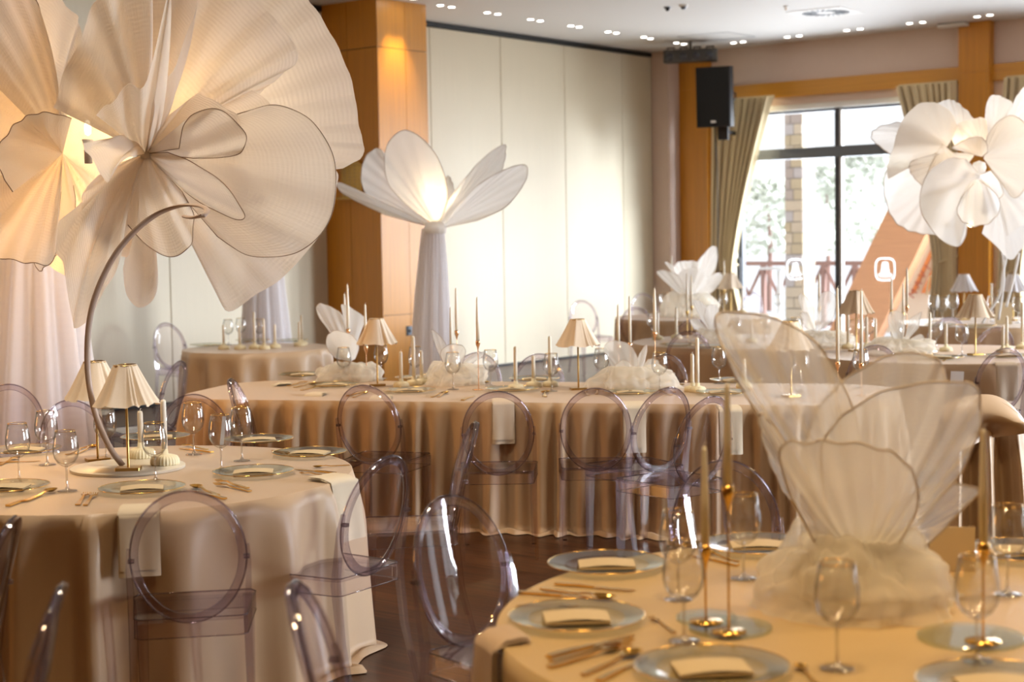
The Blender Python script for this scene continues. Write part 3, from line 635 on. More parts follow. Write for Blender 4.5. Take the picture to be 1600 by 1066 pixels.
# ------------------------------------------------------------ clear chairs
def chair_kit():
    A_, B_, ZC = .183, .222, .672
    def back(x, z): return -.185 - (z - .45) * .24 - .035 * (x / A_) ** 2 * -1 * .6
    def P(u, v):        # v: radius 0..1, u: angle
        a = 2 * PI * u; x = A_ * v * math.cos(a); z = ZC + B_ * v * math.sin(a); return (x, back(x, z) - .014 * (1 - v * v), z)
    panel = MB().grid(40, 6, P, closed=True).grid(40, 6, lambda u, v: Vector(P(u, v)) + Vector((0, .006, 0)), closed=True)
    E_ = [P(i / 48, 1.02) for i in range(48)]
    rim = MB().tube(E_, (.017, .010), 8, closed=True, flat=(1, 0, 0)) if False else MB()
    n = 56
    ring = []
    for i in range(n):
        a = 2 * PI * i / n; c, s = math.cos(a), math.sin(a)
        for (rr, dy) in ((.88, -.001), (.89, -.008), (1.01, -.014), (1.028, .0), (1.01, .012), (.90, .006)):
            x, z = A_ * rr * c, ZC + B_ * rr * s; ring.append((x, back(x, z) + dy, z))
    rim.add(ring, [(i * 6 + k, i * 6 + (k + 1) % 6, ((i + 1) % n) * 6 + (k + 1) % 6, ((i + 1) % n) * 6 + k) for i in range(n) for k in range(6)])
    edge = MB().tube([P(i / 56, 1.035) for i in range(56)], .0026, 5, closed=True)  # thin dark tube drawn in place of the refraction along the rim
    seat = MB(); o_ = [(-.165, -.19), (.165, -.19), (.185, -.17), (.212, .17), (.195, .205), (-.195, .205), (-.212, .17), (-.185, -.17)]
    seat.prism(o_, .448, .460)
    i_ = [(x * .93, y * .93) for x, y in o_]; k = len(o_)
    seat.add([(x, y, .448) for x, y in o_] + [(x, y, .395) for x, y in o_] + [(x, y, .395) for x, y in i_] + [(x, y, .448) for x, y in i_],
             [(j * k + i, j * k + (i + 1) % k, ((j + 1)) * k + (i + 1) % k, ((j + 1)) * k + i) for j in range(3) for i in range(k)])
    sedge = MB().tube([(x, y, .461) for x, y in o_], .0024, 5, closed=True).tube([(x, y, .396) for x, y in o_], .0018, 5, closed=True)  # dark lines standing in for refraction at the seat edges
    kit = [('seat', seat.mesh('seat', M_seat, True, 25), None, [('dark_seat_line', sedge.mesh('dark_seat_line', M_rim), None)]), ('backrest', panel.mesh('backrest', M_chair), None, [('backrest_rim', rim.mesh('backrest_rim', M_leg, True, 40), None), ('dark_rim_line', edge.mesh('dark_rim_line', M_rim), None)])]
    for sx in (-1, 1):
        fl = MB(); w0, w1 = .021, .013; x0, y0 = sx * .186, .178
        fl.add([(x0 - w0, y0 - w0, .45), (x0 + w0, y0 - w0, .45), (x0 + w0, y0 + w0, .45), (x0 - w0, y0 + w0, .45), (x0 - w1, y0 + .012 - w1, 0), (x0 + w1, y0 + .012 - w1, 0), (x0 + w1, y0 + .012 + w1, 0), (x0 - w1, y0 + .012 + w1, 0)],
               [(0, 1, 2, 3), (7, 6, 5, 4), (0, 4, 5, 1), (1, 5, 6, 2), (2, 6, 7, 3), (3, 7, 4, 0)])
        kit.append(('leg', fl.mesh('front_leg', M_leg, True, 30), None, []))
        yb = back(.18, .70)
        rl = MB().tube([(sx * .192, yb + .0, .705), (sx * .194, yb + .015, .64), (sx * .190, -.19, .52), (sx * .188, -.178, .44), (sx * .19, -.20, .22), (sx * .195, -.255, 0)],
                       [(.008, .010), (.012, .016), (.016, .018), (.019, .020), (.016, .017), (.012, .013)], 4, flat=(1, 0, 0))
        kit.append(('leg', rl.mesh('rear_leg', M_leg, True, 30), None, []))
        kit.append(('back_joint', MB().box((sx * .186 - .008, yb - .012, .66), (sx * .186 + .012, yb + .012, .672)).mesh('joint', M_rim, False), None, []))
    return kit
CHAIR = chair_kit()
def chair(px, py, face, label, group, dY=0.):
    """px, py: top of the oval back in the photograph; face: direction (x, y) the chair faces"""
    p = U(px, py, .892); f = Vector((face[0], face[1], 0)).normalized()
    base = p + f * .285; base.z = 0
    spawn(CHAIR, 'clear_chair', label, 'chair', base, math.atan2(f.y, f.x) - PI / 2, group)
def toward(c, px, py):
    p = U(px, py, .892); return (c.x - p.x, c.y - p.y)
G1, G2, G3, G4 = 'clear oval-backed chairs around the left table', 'clear oval-backed chairs around the right foreground table', 'clear oval-backed chairs around the long middle table', 'clear oval-backed chairs around the far tables'
chair(290, 771, (-.16, 1), 'clear oval-backed chair in front of the left table, a napkin behind its back', G1)
chair(606, 716, (-.88, .58), 'clear oval-backed chair right of the left table, seat towards it', G1)
chair(741, 662, (-1, -.12), 'clear chair seen edge on between left table and long table', G1)
chair(300, 619, (.35, -1), 'clear oval-backed chair behind the left table, its arc between two glasses', G1)
chair(282, 566, (-.9, -.62), 'clear chair seen edge on right behind the far side of the left table', G1)
chair(62, 556, (1, .12), 'clear chair seen edge on behind the left table, before the white drape', G1)
chair(12, 603, (.5, -1), 'clear oval-backed chair at the left photo edge behind the left table', G1)
chair(108, 628, (.6, -.8), 'clear chair partly hidden behind the left lampshade of the left table', G1)
chair(18, 812, (-1, -.08), 'clear chair at the left photo edge with orange glints', G1)
chair(92, 918, (-.95, -.16), 'clear chair at the lower left photo corner, seen edge on', G1)
chair(700, 779, (.68, -.73), 'clear oval-backed chair with bright window streaks left of the foreground table', G2)
chair(462, 916, (.97, -.02), 'clear chair at the bottom photo edge, seen edge on between the two near tables', G2)
chair(1131, 723, (-.05, -1), 'clear oval-backed chair behind the foreground table, behind its tall candles', G2)
chair(568, 604, (.32, 1), 'clear oval-backed chair leftmost along the front of the long table', G3)
chair(777, 614, (.0, 1), 'clear oval-backed chair second from left along the front of the long table', G3)
chair(930, 609, (.06, 1), 'clear oval-backed chair third from left along the front of the long table', G3)
chair(1044, 608, (-.62, 1), 'clear oval-backed chair fourth from left along the front of the long table, turned left', G3)
chair(1112, 622, (-.72, .9), 'clear oval-backed chair fifth from left along the front of the long table, turned left', G3)
chair(362, 594, (1, -.02), 'clear chair seen edge on at the left end of the long table', G3)
chair(746, 553, (-.25, -1), 'clear chair whose thin arc shows behind the long table, left of two candles', G3)
chair(843, 555, (-.25, -1), 'clear chair whose thin arc shows behind the long table, left of its lampshade', G3)
chair(1040, 556, (-.6, -1), 'clear chair behind the long table, right of the fluffy tulle flower', G3)
chair(1076, 519, (.1, 1), 'clear oval-backed chair at the front of the round table behind the long table', G4)
chair(1368, 541, (-.1, 1), 'clear oval-backed chair before the right window table, under its tulle flower', G4)
chair(1572, 546, (-.25, 1), 'clear oval-backed chair with a napkin behind it before the right window table', G4)
chair(1483, 497, (-.1, 1), 'clear oval-backed chair before the far right table, right of a row of wine glasses', G4)
chair(1558, 513, (-.2, 1), 'clear oval-backed chair before the far right table, at the right photo edge', G4)
chair(908, 470, (.4, -1), 'clear chair standing alone against the bright cream panels behind the lampshade', G4)
chair(1004, 459, (.2, -1), 'clear chair behind the farthest table, its arc against the panels', G4)
chair(993, 481, (.3, 1), 'clear chair at the left front of the farthest table', G4)
chair(1084, 500, (.1, 1), 'clear chair at the right front of the farthest table', G4)
chair(1177, 457, (-.6, -.6), 'clear bluish chair behind the far lampshade, in front of the window handle', G4)
chair(258, 506, (.75, -.66), 'clear chair with bright streaks standing alone before the cream panels at left', G4)

# ------------------------------------------------------------ tableware kits
def glass_kit():
    bowl = MB().lathe([(.004, .094), (.014, .097), (.033, .110), (.045, .130), (.0495, .152), (.0485, .178), (.043, .208), (.0385, .234), (.0372, .234), (.0418, .208), (.0473, .178), (.0483, .152), (.0435, .131), (.031, .113), (.008, .104), (.0, .103)], 28)
    stem = MB().lathe([(.0, .1), (.006, .1), (.0042, .085), (.0036, .05), (.0045, .018), (.009, .008), (.022, .0045), (.036, .003), (.037, .001), (.0, .0)], 24)
    rim = MB().tube([(.0379 * math.cos(2 * PI * i / 28), .0379 * math.sin(2 * PI * i / 28), .2345) for i in range(28)], .0011, 5, closed=True)
    return [('bowl', bowl.mesh('bowl', M_glass), None, [('gold_rim', rim.mesh('gold_rim', M_gold), 'gold rim')]), ('stem', stem.mesh('stem', M_glassS), None, [])]
M_glassS = thin_glass('wine_glass_stem', (.97, .97, .96), (.62, .58, .55), 1.45, .05, 1.5, .22)
GLASS = glass_kit()
def plate_kit(r=.165):
    body = MB().lathe([(0, .004), (r * .62, .004), (r * .70, .009), (r * .97, .017), (r, .018)], 48)
    rim = MB().tube([(r * math.cos(2 * PI * i / 48), r * math.sin(2 * PI * i / 48), .018) for i in range(48)], .0016, 5, closed=True)
    return [('plate_body', body.mesh('plate_body', M_plate), None, [('gold_rim', rim.mesh('gold_rim', M_gold), 'thin gold rim'), ('plate_brim', MB().lathe([(r * .72, .0105), (r * .985, .0185)], 48).mesh('plate_brim', M_prim), None)])]
PLATE = plate_kit()
def card_mesh(w_=.16, d_=.11):
    return MB().grid(6, 4, lambda u, v: ((u - .5) * w_, (v - .5) * d_, .0 + .004 * math.sin(PI * u))).grid(6, 4, lambda u, v: ((u - .5) * w_, (v - .5) * d_, .007 + .006 * math.sin(PI * u))).box((-w_ / 2, -d_ / 2, .0), (w_ / 2, d_ / 2, .007)).mesh('menu_card', M_card, False)
CARD = [('card', card_mesh(), None, [])]
seal = MB().lathe([(0, .003), (.010, .003), (.013, 0)], 14, (0, 0, .013)).mesh('seal', mat('dark_gold_wax', (.20, .12, .04), .4))
CARDS = [('card', CARD[0][1], None, []), ('wax_seal', seal, 'small dark gold seal', [])]
def flat_bar(pts, ws, th=.0018, bend=None):
    m = MB(); k = len(pts); vs = []
    for (x, y, z), w_ in zip(pts, ws): vs += [(x - w_, y, z - th), (x + w_, y, z - th), (x + w_, y, z + th), (x - w_, y, z + th)]
    fs = [(j * 4 + i, j * 4 + (i + 1) % 4, (j + 1) * 4 + (i + 1) % 4, (j + 1) * 4 + i) for j in range(k - 1) for i in range(4)] + [(3, 2, 1, 0), (4 * k - 4, 4 * k - 3, 4 * k - 2, 4 * k - 1)]
    return m.add(vs, fs)
hand = [(0, -.10, .003), (0, -.06, .004), (0, 0, .005), (0, .03, .010)]; hw = [.0075, .006, .0035, .0032]
FORK = [('handle', flat_bar(hand + [(0, .045, .010), (0, .06, .007)], hw + [.010, .012]).mesh('fork_handle', M_gold, True, 40), None, [])]
tm = MB()
for k in range(4):
    x = -.0095 + .0063 * k; b_ = flat_bar([(x, .06, .007), (x, .08, .004), (x, .10, .008)], [.002, .0018, .0010], .001); tm.add(b_.v, b_.f)
FORK.append(('tines', tm.mesh('tines', M_gold, True, 40), None, []))
SPOON = [('handle', flat_bar(hand + [(0, .045, .009)], hw + [.005]).mesh('spoon_handle', M_gold, True, 40), None, []),
         ('spoon_bowl', MB().grid(14, 5, lambda u, v: (.019 * v * math.cos(2 * PI * u), .072 + .030 * v * math.sin(2 * PI * u), .002 + .009 * v * v), closed=True).mesh('spoon_bowl', M_gold), None, [])]
KNIFE = [('handle', flat_bar([(0, -.11, .004), (0, -.05, .005), (0, .0, .004)], [.0085, .007, .005], .003).mesh('knife_handle', M_gold, True, 40), None, []),
         ('blade', flat_bar([(0, 0, .004), (.001, .04, .003), (.001, .085, .003), (-.004, .115, .003)], [.005, .009, .009, .002], .0012).mesh('blade', M_gold, True, 40), None, [])]
KITS = {'f': ('fork', FORK, 'fork'), 's': ('spoon', SPOON, 'spoon'), 'k': ('table_knife', KNIFE, 'knife')}
def scallop(r, h, r2):
    wob = lambda a, z: 1 + (.035 * math.cos(26 * a) if z < h * .9 else 0)
    return MB().lathe([(0, 0), (r * .96, 0), (r, h * .15), (r * .98, h * .5), (r * .86, h * .8), (r * .6, h * .93), (r2 * 1.25, h), (r2 * 1.05, h * 1.5), (r2 * .98, h * 1.5), (r2 * .95, h * .8), (0, h * .8)], 104, wob=wob)
HOLD = [('ribbed_base', scallop(.050, .038, .0125).mesh('ribbed_base', M_cer), None, [])]
def candle_kit(L, r0, r1):
    return [('wax', MB().lathe([(0, 0), (r0, 0), (r0 * .98, L * .5), (r1, L - .012), (r1 * .8, L - .003), (.0, L)], 16).mesh('wax', M_wax), None, []), ('wick', MB().tube([(0, 0, L - .003), (.001, 0, L + .004), (.006, .0, L + .010)], .0011, 5).mesh('wick', M_wcard), None, [])]
PIL = {}
def short_candle(px, py, top_py, label_c, label_h, hold=True, z0=TH):
    """straight ivory candle standing in a ribbed cream base; py: foot of the base, top_py: tip of the candle"""
    p = U(px, py, z0); d = p.y
    if hold:
        o = spawn(HOLD, 'candle_holder', label_h, 'candle holder', p, 0, 'ribbed cream candle bases')
    top = P3(px, top_py, d).z; L = round(max(.07, min(.34, top - z0 - .033)), 2)
    if L not in PIL: PIL[L] = candle_kit(L, .0118, .0108)
    spawn(PIL[L], 'candle', label_c, 'candle', (p.x, p.y, z0 + .031), 0, 'straight ivory candles')
TP = {}; HD = {}
def taper(px, py, cup_py, top_py, label_c, label_h, metal=None, base=True, z0=TH):
    p = U(px, py, z0); d = p.y; zc = P3(px, cup_py, d).z - z0; L = P3(px, top_py, d).z - z0 - zc; zc = round(max(.06, zc), 2); L = round(L, 2)
    if (zc, metal) not in HD:
        M = metal or M_copper
        HD[(zc, metal)] = [('foot', MB().lathe([(0, 0), (.040, 0), (.041, .003), (.006, .006), (0, .006)], 28).mesh('foot', M), None, []),
                  ('stem', MB().lathe([(.0028, .004), (.0028, zc - .055)], 10).mesh('stem', M), None, []),
                  ('cup', MB().lathe([(.003, zc - .06), (.006, zc - .045), (.014, zc - .025), (.015, zc - .008), (.013, zc), (.010, zc), (.010, zc - .02), (0, zc - .02)], 18).mesh('cup', M), None, [])]
    spawn(HD[(zc, metal)], 'taper_holder', label_h, 'candle holder', p, 0, 'slim metal taper holders')
    if L not in TP: TP[L] = candle_kit(L + .018, .0108, .0062)
    spawn(TP[L], 'taper_candle', label_c, 'candle', (p.x, p.y, z0 + zc - .018), 0, 'slender ivory taper candles')
def lamp_kit(m_shade, m_metal, seed=0):
    H_, zb = .44, .275
    rs = random.Random(seed); ph = [rs.uniform(0, 6.28) for _ in range(4)]
    def fn(u, v):
        a = 2 * PI * u; z = zb + (H_ - zb) * v; a0 = a; a = a + .30 * math.sin(2 * a + ph[3]) + .12 * math.sin(5 * a + ph[2]); r = .128 + (.046 - .128) * v ** .86
        f = (.5 * math.sin(9 * a + ph[0]) + .35 * math.sin(14 * a + ph[1]) + .2 * math.sin(23 * a + ph[2])) * (.014 * (1 - v) + .002)
        r += f; return (r * math.cos(a0), r * math.sin(a0), z + .006 * math.sin(9 * a + ph[0] + 1.2) * (1 - v))
    sh = MB().grid(150, 14, fn, closed=True).grid(150, 14, lambda u, v: tuple(c * k for c, k in zip(fn(u, v), (.985, .985, 1))), closed=True)
    ring = MB().tube([(.047 * math.cos(2 * PI * i / 30), .047 * math.sin(2 * PI * i / 30), H_ - .004) for i in range(30)], .0025, 5, closed=True).tube([(-.046, 0, H_ - .012), (.046, 0, H_ - .012)], .002, 5)
    return [('base', MB().box((-.05, -.034, 0), (.05, .034, .013), .003).mesh('base', m_metal, False), None, []),
            ('pole', MB().lathe([(.0055, .012), (.0055, H_ - .02), (0, H_ - .02)], 12).mesh('pole', m_metal), None, []),
            ('lamp_shade', sh.mesh('lamp_shade', m_shade), None, [('shade_ring', ring.mesh('shade_ring', m_metal), None)])]
LAMPS = [lamp_kit(M_shade, M_brass, 1), lamp_kit(M_shade, M_brass, 2), lamp_kit(M_wshade, M_brass, 3)]
def napkin(px, py, drop_py, direction, label, wdt=.125, inset=.10, m=None, skew=0., rim=None):
    """folded linen napkin: lies on the table edge at (px, py) and hangs down outside; direction: outward (x, y)"""
    p = U(px, py); d = Vector((direction[0], direction[1], 0)).normalized(); s = Vector((-d.y, d.x, 0))
    if rim:                                   # slide the crease out to the rim of the round table
        c, r = rim; q = p - Vector((c.x, c.y, TH)); b_ = q.dot(d); p = p + d * (-b_ + math.sqrt(max(0, b_ * b_ - q.dot(q) + r * r)))
    L = p.z - P3(px, drop_py, (p + d * .03).y).z
    def fn(u, v, e=0.):
        q = v * (inset + L); x = (u - .5) * wdt
        if q < inset: a, z = q - inset, .006 + e
        else: a, z = .022 + e + .010 * math.sin(3 * u + 1) * (q - inset) / L, .006 - (q - inset)
        if abs(q - inset) < .02: z -= .003
        a += .006 * math.sin(9 * u) * max(0, q - inset) / L + max(0, q - inset) * .06
        return p + d * a + s * (x + skew * max(0, q - inset)) + Vector((0, 0, z))
    b = MB().grid(8, 26, lambda u, v: fn(u, v)).grid(8, 26, lambda u, v: fn(u, v, .005)).grid(8, 22, lambda u, v: fn(.04 + .90 * u, v * .93, .010))
    o = link('napkin', b.mesh('napkin', m or M_nap)); tag(o, label, 'napkin', 'linen napkins hanging over table edges')
    me = o.data; c = p.copy()
    for v_ in me.vertices: v_.co -= c
    o.location = c; return o
def glass(px, py, label, z0=TH, sc=1.): spawn(GLASS, 'wine_glass', label, 'glass', U(px, py, z0) + Vector((0, 0, .001)), 0, 'gold-rimmed wine glasses', sc=sc)
def plate(px, py, label, card=None, seal=False, sc=1., crz=0., z0=TH):
    p = U(px, py, z0) + Vector((0, 0, .001)); spawn(PLATE, 'charger_plate', label, 'plate', p, 0, 'clear glass plates with gold rims', sc=sc)
    if card: spawn(CARDS if seal else CARD, 'menu_card', card, 'card', p + Vector((0, 0, .006)), crz, 'folded sand-coloured cards on plates')
def cut(kind, p0, p1, label, lift=.001, rx=None):
    a, b = U(*p0), U(*p1); d = b - a; n, kit, cat = KITS[kind]
    o = spawn(kit, n, label, cat, (a + b) / 2 + Vector((0, 0, lift)), math.atan2(d.y, d.x) - PI / 2, 'gold cutlery'); L = d.length
    s = max(.8, min(1.25, L / .205)); o.scale = (s, s, s)
# ------------------------------------------------------------ left table
LT_ = 'on the left table'
glass(30, 752, 'gold-rimmed wine glass nearest the left photo edge on the left table')
glass(74, 727, 'gold-rimmed wine glass behind the leftmost one on the left table')
glass(105, 768, 'gold-rimmed wine glass left of the arch foot on the left table, nearest the camera')
glass(166, 720, 'gold-rimmed wine glass half hidden behind the two lampshades')
glass(243, 752, 'gold-rimmed wine glass in front of the ribbed candle bases on the left table')
glass(303, 711, 'gold-rimmed wine glass right of the candles, farthest back on the left table')
glass(346, 736, 'gold-rimmed wine glass with a slim white card in it, right side of the left table')
glass(378, 721, 'gold-rimmed wine glass rightmost on the left table')
card_slim = MB().box((-.008, -.001, 0), (.008, .001, .12)).mesh('slip', M_wcard, False)
o = link('white_slip', card_slim); tag(o, 'slim white paper slip standing inside a wine glass on the left table', 'paper slip'); o.location = U(346, 736) + Vector((.004, 0, .108)); o.rotation_euler = (0, .12, .3)
for (x, y, lb) in ((10, 766, 'at the left photo edge, nearest the camera'), (38, 707, 'at the left photo edge, behind two wine glasses'), (222, 768, 'at the front of the left table, before the lamps'), (396, 742, 'at the right front of the left table'), (484, 712, 'rightmost on the left table'), (404, 691, 'at the right rear rim of the left table'), (243, 687, 'at the back of the left table, behind the candles')):
    plate(x, y, 'gold-rimmed glass plate ' + lb, 'sand card on the plate ' + lb, crz=.1 * (x % 7 - 3))
napkin(221, 793, 903, (.15, -1), 'cream napkin hanging down the front of the left table behind a clear chair', .145, rim=(T1, .935))
napkin(478, 745, 848, (.75, -.62), 'cream napkin hanging over the right front of the left table', .16, skew=.12, rim=(T1, .935))
for k, p0, p1, lb in (('s', (38, 786), (88, 767), 'gold spoon at the left front rim of the left table'), ('k', (14, 792), (64, 775), 'gold knife beside the spoon at the left front rim of the left table'),
        ('f', (116, 797), (141, 768), 'gold fork left of the front plate on the left table, the outer of two'), ('f', (129, 796), (152, 770), 'gold fork left of the front plate on the left table, the inner of two'),
        ('s', (342, 776), (300, 762), 'gold spoon right of the front plate on the left table'), ('k', (350, 781), (308, 770), 'gold knife right of the front plate on the left table'),
        ('f', (398, 771), (330, 757), 'gold fork before the right front plate of the left table, the outer of two'), ('f', (392, 766), (335, 752), 'gold fork before the right front plate of the left table, the inner of two'),
        ('k', (522, 741), (465, 735), 'gold knife on the right rim of the left table'), ('f', (516, 745), (470, 741), 'gold fork on the right rim of the left table'),
        ('s', (545, 728), (490, 732), 'gold spoon below the rightmost plate of the left table'), ('f', (426, 705), (455, 712), 'gold fork between the two right rear plates of the left table'),
        ('f', (324, 704), (286, 697), 'gold fork at the back of the left table beside the far glass'), ('k', (330, 708), (284, 702), 'gold knife at the back of the left table beside the far glass'),
        ('s', (118, 711), (150, 699), 'gold spoon left of the rear lamp on the left table'), ('f', (104, 712), (140, 700), 'gold fork left of the rear lamp on the left table'),
        ('f', (0, 728), (28, 716), 'gold fork at the left photo edge between two plates'), ('k', (6, 724), (52, 722), 'gold knife lying behind the leftmost glass of the left table')):
    cut(k, p0, p1, lb)
# round board, arch strip, lamps, candles
p = U(200, 733)
board = MB().lathe([(0, 0), (.235, 0), (.238, .002), (.238, .012), (.235, .014), (0, .014)], 72).mesh('board', M_marble, True, 40)
o = thing('arch_stand', 'cream round board with a tall curved metal strip rising into a hook', 'stand', p)
link('board', board, o)
ap = [(192, 726), (172, 700), (150, 650), (138, 590), (137, 530), (144, 480), (160, 435), (182, 395), (212, 360), (245, 335), (280, 322), (308, 321), (323, 327), (318, 336), (300, 340), (288, 338)]
dd = [0, 0, 0, 0, 0, 0, 0, 0, 0, 0, -.02, -.05, -.10, -.15, -.13, -.08]
pts = [P3(x, y, p.y + e) - p for (x, y), e in zip(ap, dd)]; pts[0].z = .014
strip = MB().tube(catmull(pts, 6), (.0125, .007), 8, flat=(.95, .3, 0))
link('curved_strip', strip.mesh('strip', M_strip, True, 50), o, 'curved bronze-grey metal strip')
spawn(LAMPS[0], 'table_lamp', 'brass table lamp with a pleated linen shade, the nearer of two on the left table', 'lamp', U(201, 740) + Vector((0, 0, .014)), .05, 'pleated table lamps')
spawn(LAMPS[1], 'table_lamp', 'brass table lamp with a pleated linen shade, behind the nearer one on the left table', 'lamp', U(153, 720), .5, 'pleated table lamps')
big_hold = [('ribbed_base', scallop(.060, .045, .0125).mesh('ribbed_base', M_cer), None, [])]
for (x, y, ty, lb) in ((221, 720, 640, 'left'), (258, 731, 622, 'right')):
    q = U(x, y) + Vector((0, 0, .014)); spawn(big_hold, 'candle_holder', 'ribbed cream candle base on the arch board, the %s of two' % lb, 'candle holder', q, 0, 'ribbed cream candle bases')
    L = round(P3(x, ty, q.y).z - q.z - .04, 2); spawn(candle_kit(L, .013, .012), 'candle', 'straight ivory candle beside the near lamp, the %s of two' % lb, 'candle', q + Vector((0, 0, .037)), 0, 'straight ivory candles')

# ------------------------------------------------------------ right foreground table
glass(1060, 938, 'gold-rimmed wine glass left of the candles on the foreground table, the farther of two')
glass(1069, 1003, 'gold-rimmed wine glass left of the candles on the foreground table, the nearer of two')
glass(1162, 905, 'wine glass holding pale reflections behind the tall candle on the foreground table')
glass(1308, 1046, 'wine glass in front of the tulle flower on the foreground table')
glass(1526, 1034, 'wine glass in front of the right tall candle on the foreground table')
glass(1574, 930, 'wine glass at the right photo edge beyond the right tall candle')
for (x, y, lb, c) in ((901, 972, 'at the left front of the foreground table', .05), (948, 888, 'at the left rear of the foreground table', .0), (1184, 858, 'at the back of the foreground table', -.05), (1112, 1052, 'at the bottom photo edge on the foreground table', .1), (1560, 1078, 'at the bottom right photo corner on the foreground table', .0), (1590, 868, 'at the right photo edge on the foreground table', .0)):
    plate(x, y, 'gold-rimmed glass plate ' + lb, 'sand card on the plate ' + lb, sc=1.02, crz=c)
disc = [('glass_disc', MB().lathe([(0, 0), (.098, 0), (.1, .002), (.1, .008), (.098, .010), (0, .010)], 48).mesh('glass_disc', M_plate, True, 40), None, [])]
for (x, y, s_, lb) in ((1104, 969, .75, 'under the left candle of the foreground table'), (1141, 984, 1.0, 'under the middle candle of the foreground table'), (1517, 999, 1.22, 'under the right candle of the foreground table')):
    spawn(disc, 'glass_disc', 'clear glass disc with a greenish edge ' + lb, 'glass disc', U(x, y) + Vector((0, 0, .0005)), 0, 'glass discs under candles', sc=(s_, s_, 1))
TZ = TH + .0105
taper(1103, 972, 850, 693, 'ivory taper candle, the left and lower one on the foreground table', 'slim gold holder of the left taper on the foreground table', M_gold, z0=TZ)
taper(1139, 988, 756, 600, 'ivory taper candle, the tallest in the middle of the foreground table', 'slim gold holder of the tallest taper on the foreground table', M_gold, z0=TZ)
taper(1536, 1003, 849, 670, 'ivory taper candle at the right of the foreground table', 'slim gold holder of the right taper on the foreground table', M_gold, z0=TZ)
o = thing('standing_card', 'plain kraft card standing behind the foreground tulle flower', 'card', U(1488, 893), -.1)
link('card_front', MB().box((-.062, -.002, 0), (.062, 0, .125)).mesh('cf', M_card, False), o); link('card_back', MB().add([(-.062, 0, .125), (.062, 0, .125), (.062, .05, 0), (-.062, .05, 0), (-.062, .002, .125), (.062, .002, .125), (.062, .052, 0), (-.062, .052, 0)], [(0, 1, 2, 3), (7, 6, 5, 4), (0, 4, 5, 1), (2, 6, 7, 3)]).mesh('cb', M_card, False), o)
for k, p0, p1, lb in (('k', (815, 929), (940, 938), 'gold knife at the left rim of the foreground table, between two plates'), ('s', (845, 922), (962, 941), 'gold spoon between the two left plates of the foreground table'), ('k', (872, 915), (985, 925), 'gold knife before the left rear plate of the foreground table'),
        ('f', (806, 948), (905, 950), 'gold fork left above the left front plate of the foreground table'),
        ('f', (855, 1046), (985, 1012), 'gold fork at the bottom left of the foreground table, the outer of a pair'), ('f', (858, 1038), (990, 1004), 'gold fork at the bottom left of the foreground table, the inner of a pair'), ('k', (862, 1029), (985, 998), 'gold knife at the bottom left of the foreground table, uppermost of the bundle'),
        ('s', (910, 1058), (1000, 1022), 'gold spoon at the bottom left of the foreground table, nearest the camera'), ('k', (938, 1066), (1010, 1030), 'gold knife by the bottom photo edge left of the bottom plate'),
        ('s', (1150, 878), (1105, 866), 'gold spoon beside the rear plate of the foreground table'), ('k', (1150, 885), (1080, 870), 'gold knife beside the rear plate of the foreground table'),
        ('s', (1275, 1070), (1252, 1048), 'gold spoon by the bottom photo edge before the tulle flower'), ('f', (1052, 990), (1018, 968), 'gold fork right of the left front plate of the foreground table')):
    cut(k, p0, p1, lb)
napkin(775, 1000, 1190, (-1, -.35), 'tan cloth napkin hanging over the left rim of the foreground table', .15, inset=.06, m=M_cloth, rim=(T2, 1.035))

# ------------------------------------------------------------ long middle table
for (x, y, lb) in ((538, 598, 'before the left tulle flower'), (650, 597, 'right of the left lamp'), (596, 592, 'behind the left lamp'), (708, 609, 'in front of the open wire flower'), (767, 604, 'right of the tall copper taper'), (862, 612, 'left of the middle lamp, before a candle'), (940, 602, 'right of the middle lamp'), (1031, 611, 'in front of the fluffy tulle flower'), (1124, 600, 'right of the twin candles'), (1252, 612, 'behind the big foreground petals'), (1345, 606, 'seen through the big foreground petals, rightmost')):
    glass(x, y, 'gold-rimmed wine glass on the long table ' + lb)
for (x, y, lb) in ((472, 588, 'at its left end'), (522, 604, 'second from its left end'), (640, 613, 'in front of the ribbed candle bases'), (655, 593, 'behind the ribbed candle bases'), (800, 611, 'behind the second chair'), (835, 595, 'at the rear edge left of the middle lamp'), (985, 616, 'behind the third chair'), (1130, 616, 'behind the fifth chair'), (1150, 597, 'at the rear edge right of the twin candles')):
    plate(x, y, 'clear glass plate on the long table ' + lb, 'sealed card on the long table plate ' + lb, seal=True)
for (x, y, dy, dirn, lb, w_) in ((431, 603, 664, (-1, -.3), 'leftmost, at the left end', .12), (490, 619, 683, (-.35, -1), 'second from left', .12), (594, 624, 691, (-.1, -1), 'third from left, behind the first chair', .13), (786, 629, 695, (0, -1), 'fourth from left, behind the second chair', .13), (990, 634, 709, (0, -1), 'fifth from left, behind the third chair', .13), (1140, 640, 712, (0, -1), 'sixth from left, behind the fifth chair', .13)):
    napkin(x, y, dy, dirn, 'sand napkin over the long table edge, ' + lb, w_)
M3 = 'of the long table'
taper(546, 594, 514, 445, 'ivory taper, taller of the pair left of the left lampshade', 'copper holder of the taller taper left of the left lampshade')
taper(541, 590, 520, 459, 'ivory taper, shorter of the pair left of the left lampshade', 'copper holder of the shorter taper left of the left lampshade')
taper(573, 596, 540, 474, 'ivory taper whose tip shows behind the left lampshade', 'copper holder under the taper behind the left lampshade')
taper(706, 590, 541, 481, 'ivory taper left of the tallest one by the open wire flower', 'copper holder of the short taper by the open wire flower')
taper(715, 596, 516, 450, 'ivory taper, tallest by the open wire flower', 'copper holder of the tallest taper by the open wire flower')
taper(748, 609, 533, 465, 'ivory taper right of the open wire flower', 'copper holder of the taper right of the open wire flower')
taper(985, 592, 535, 463, 'ivory taper second from left of three behind the fluffy tulle flower', 'copper holder second from left behind the fluffy tulle flower')
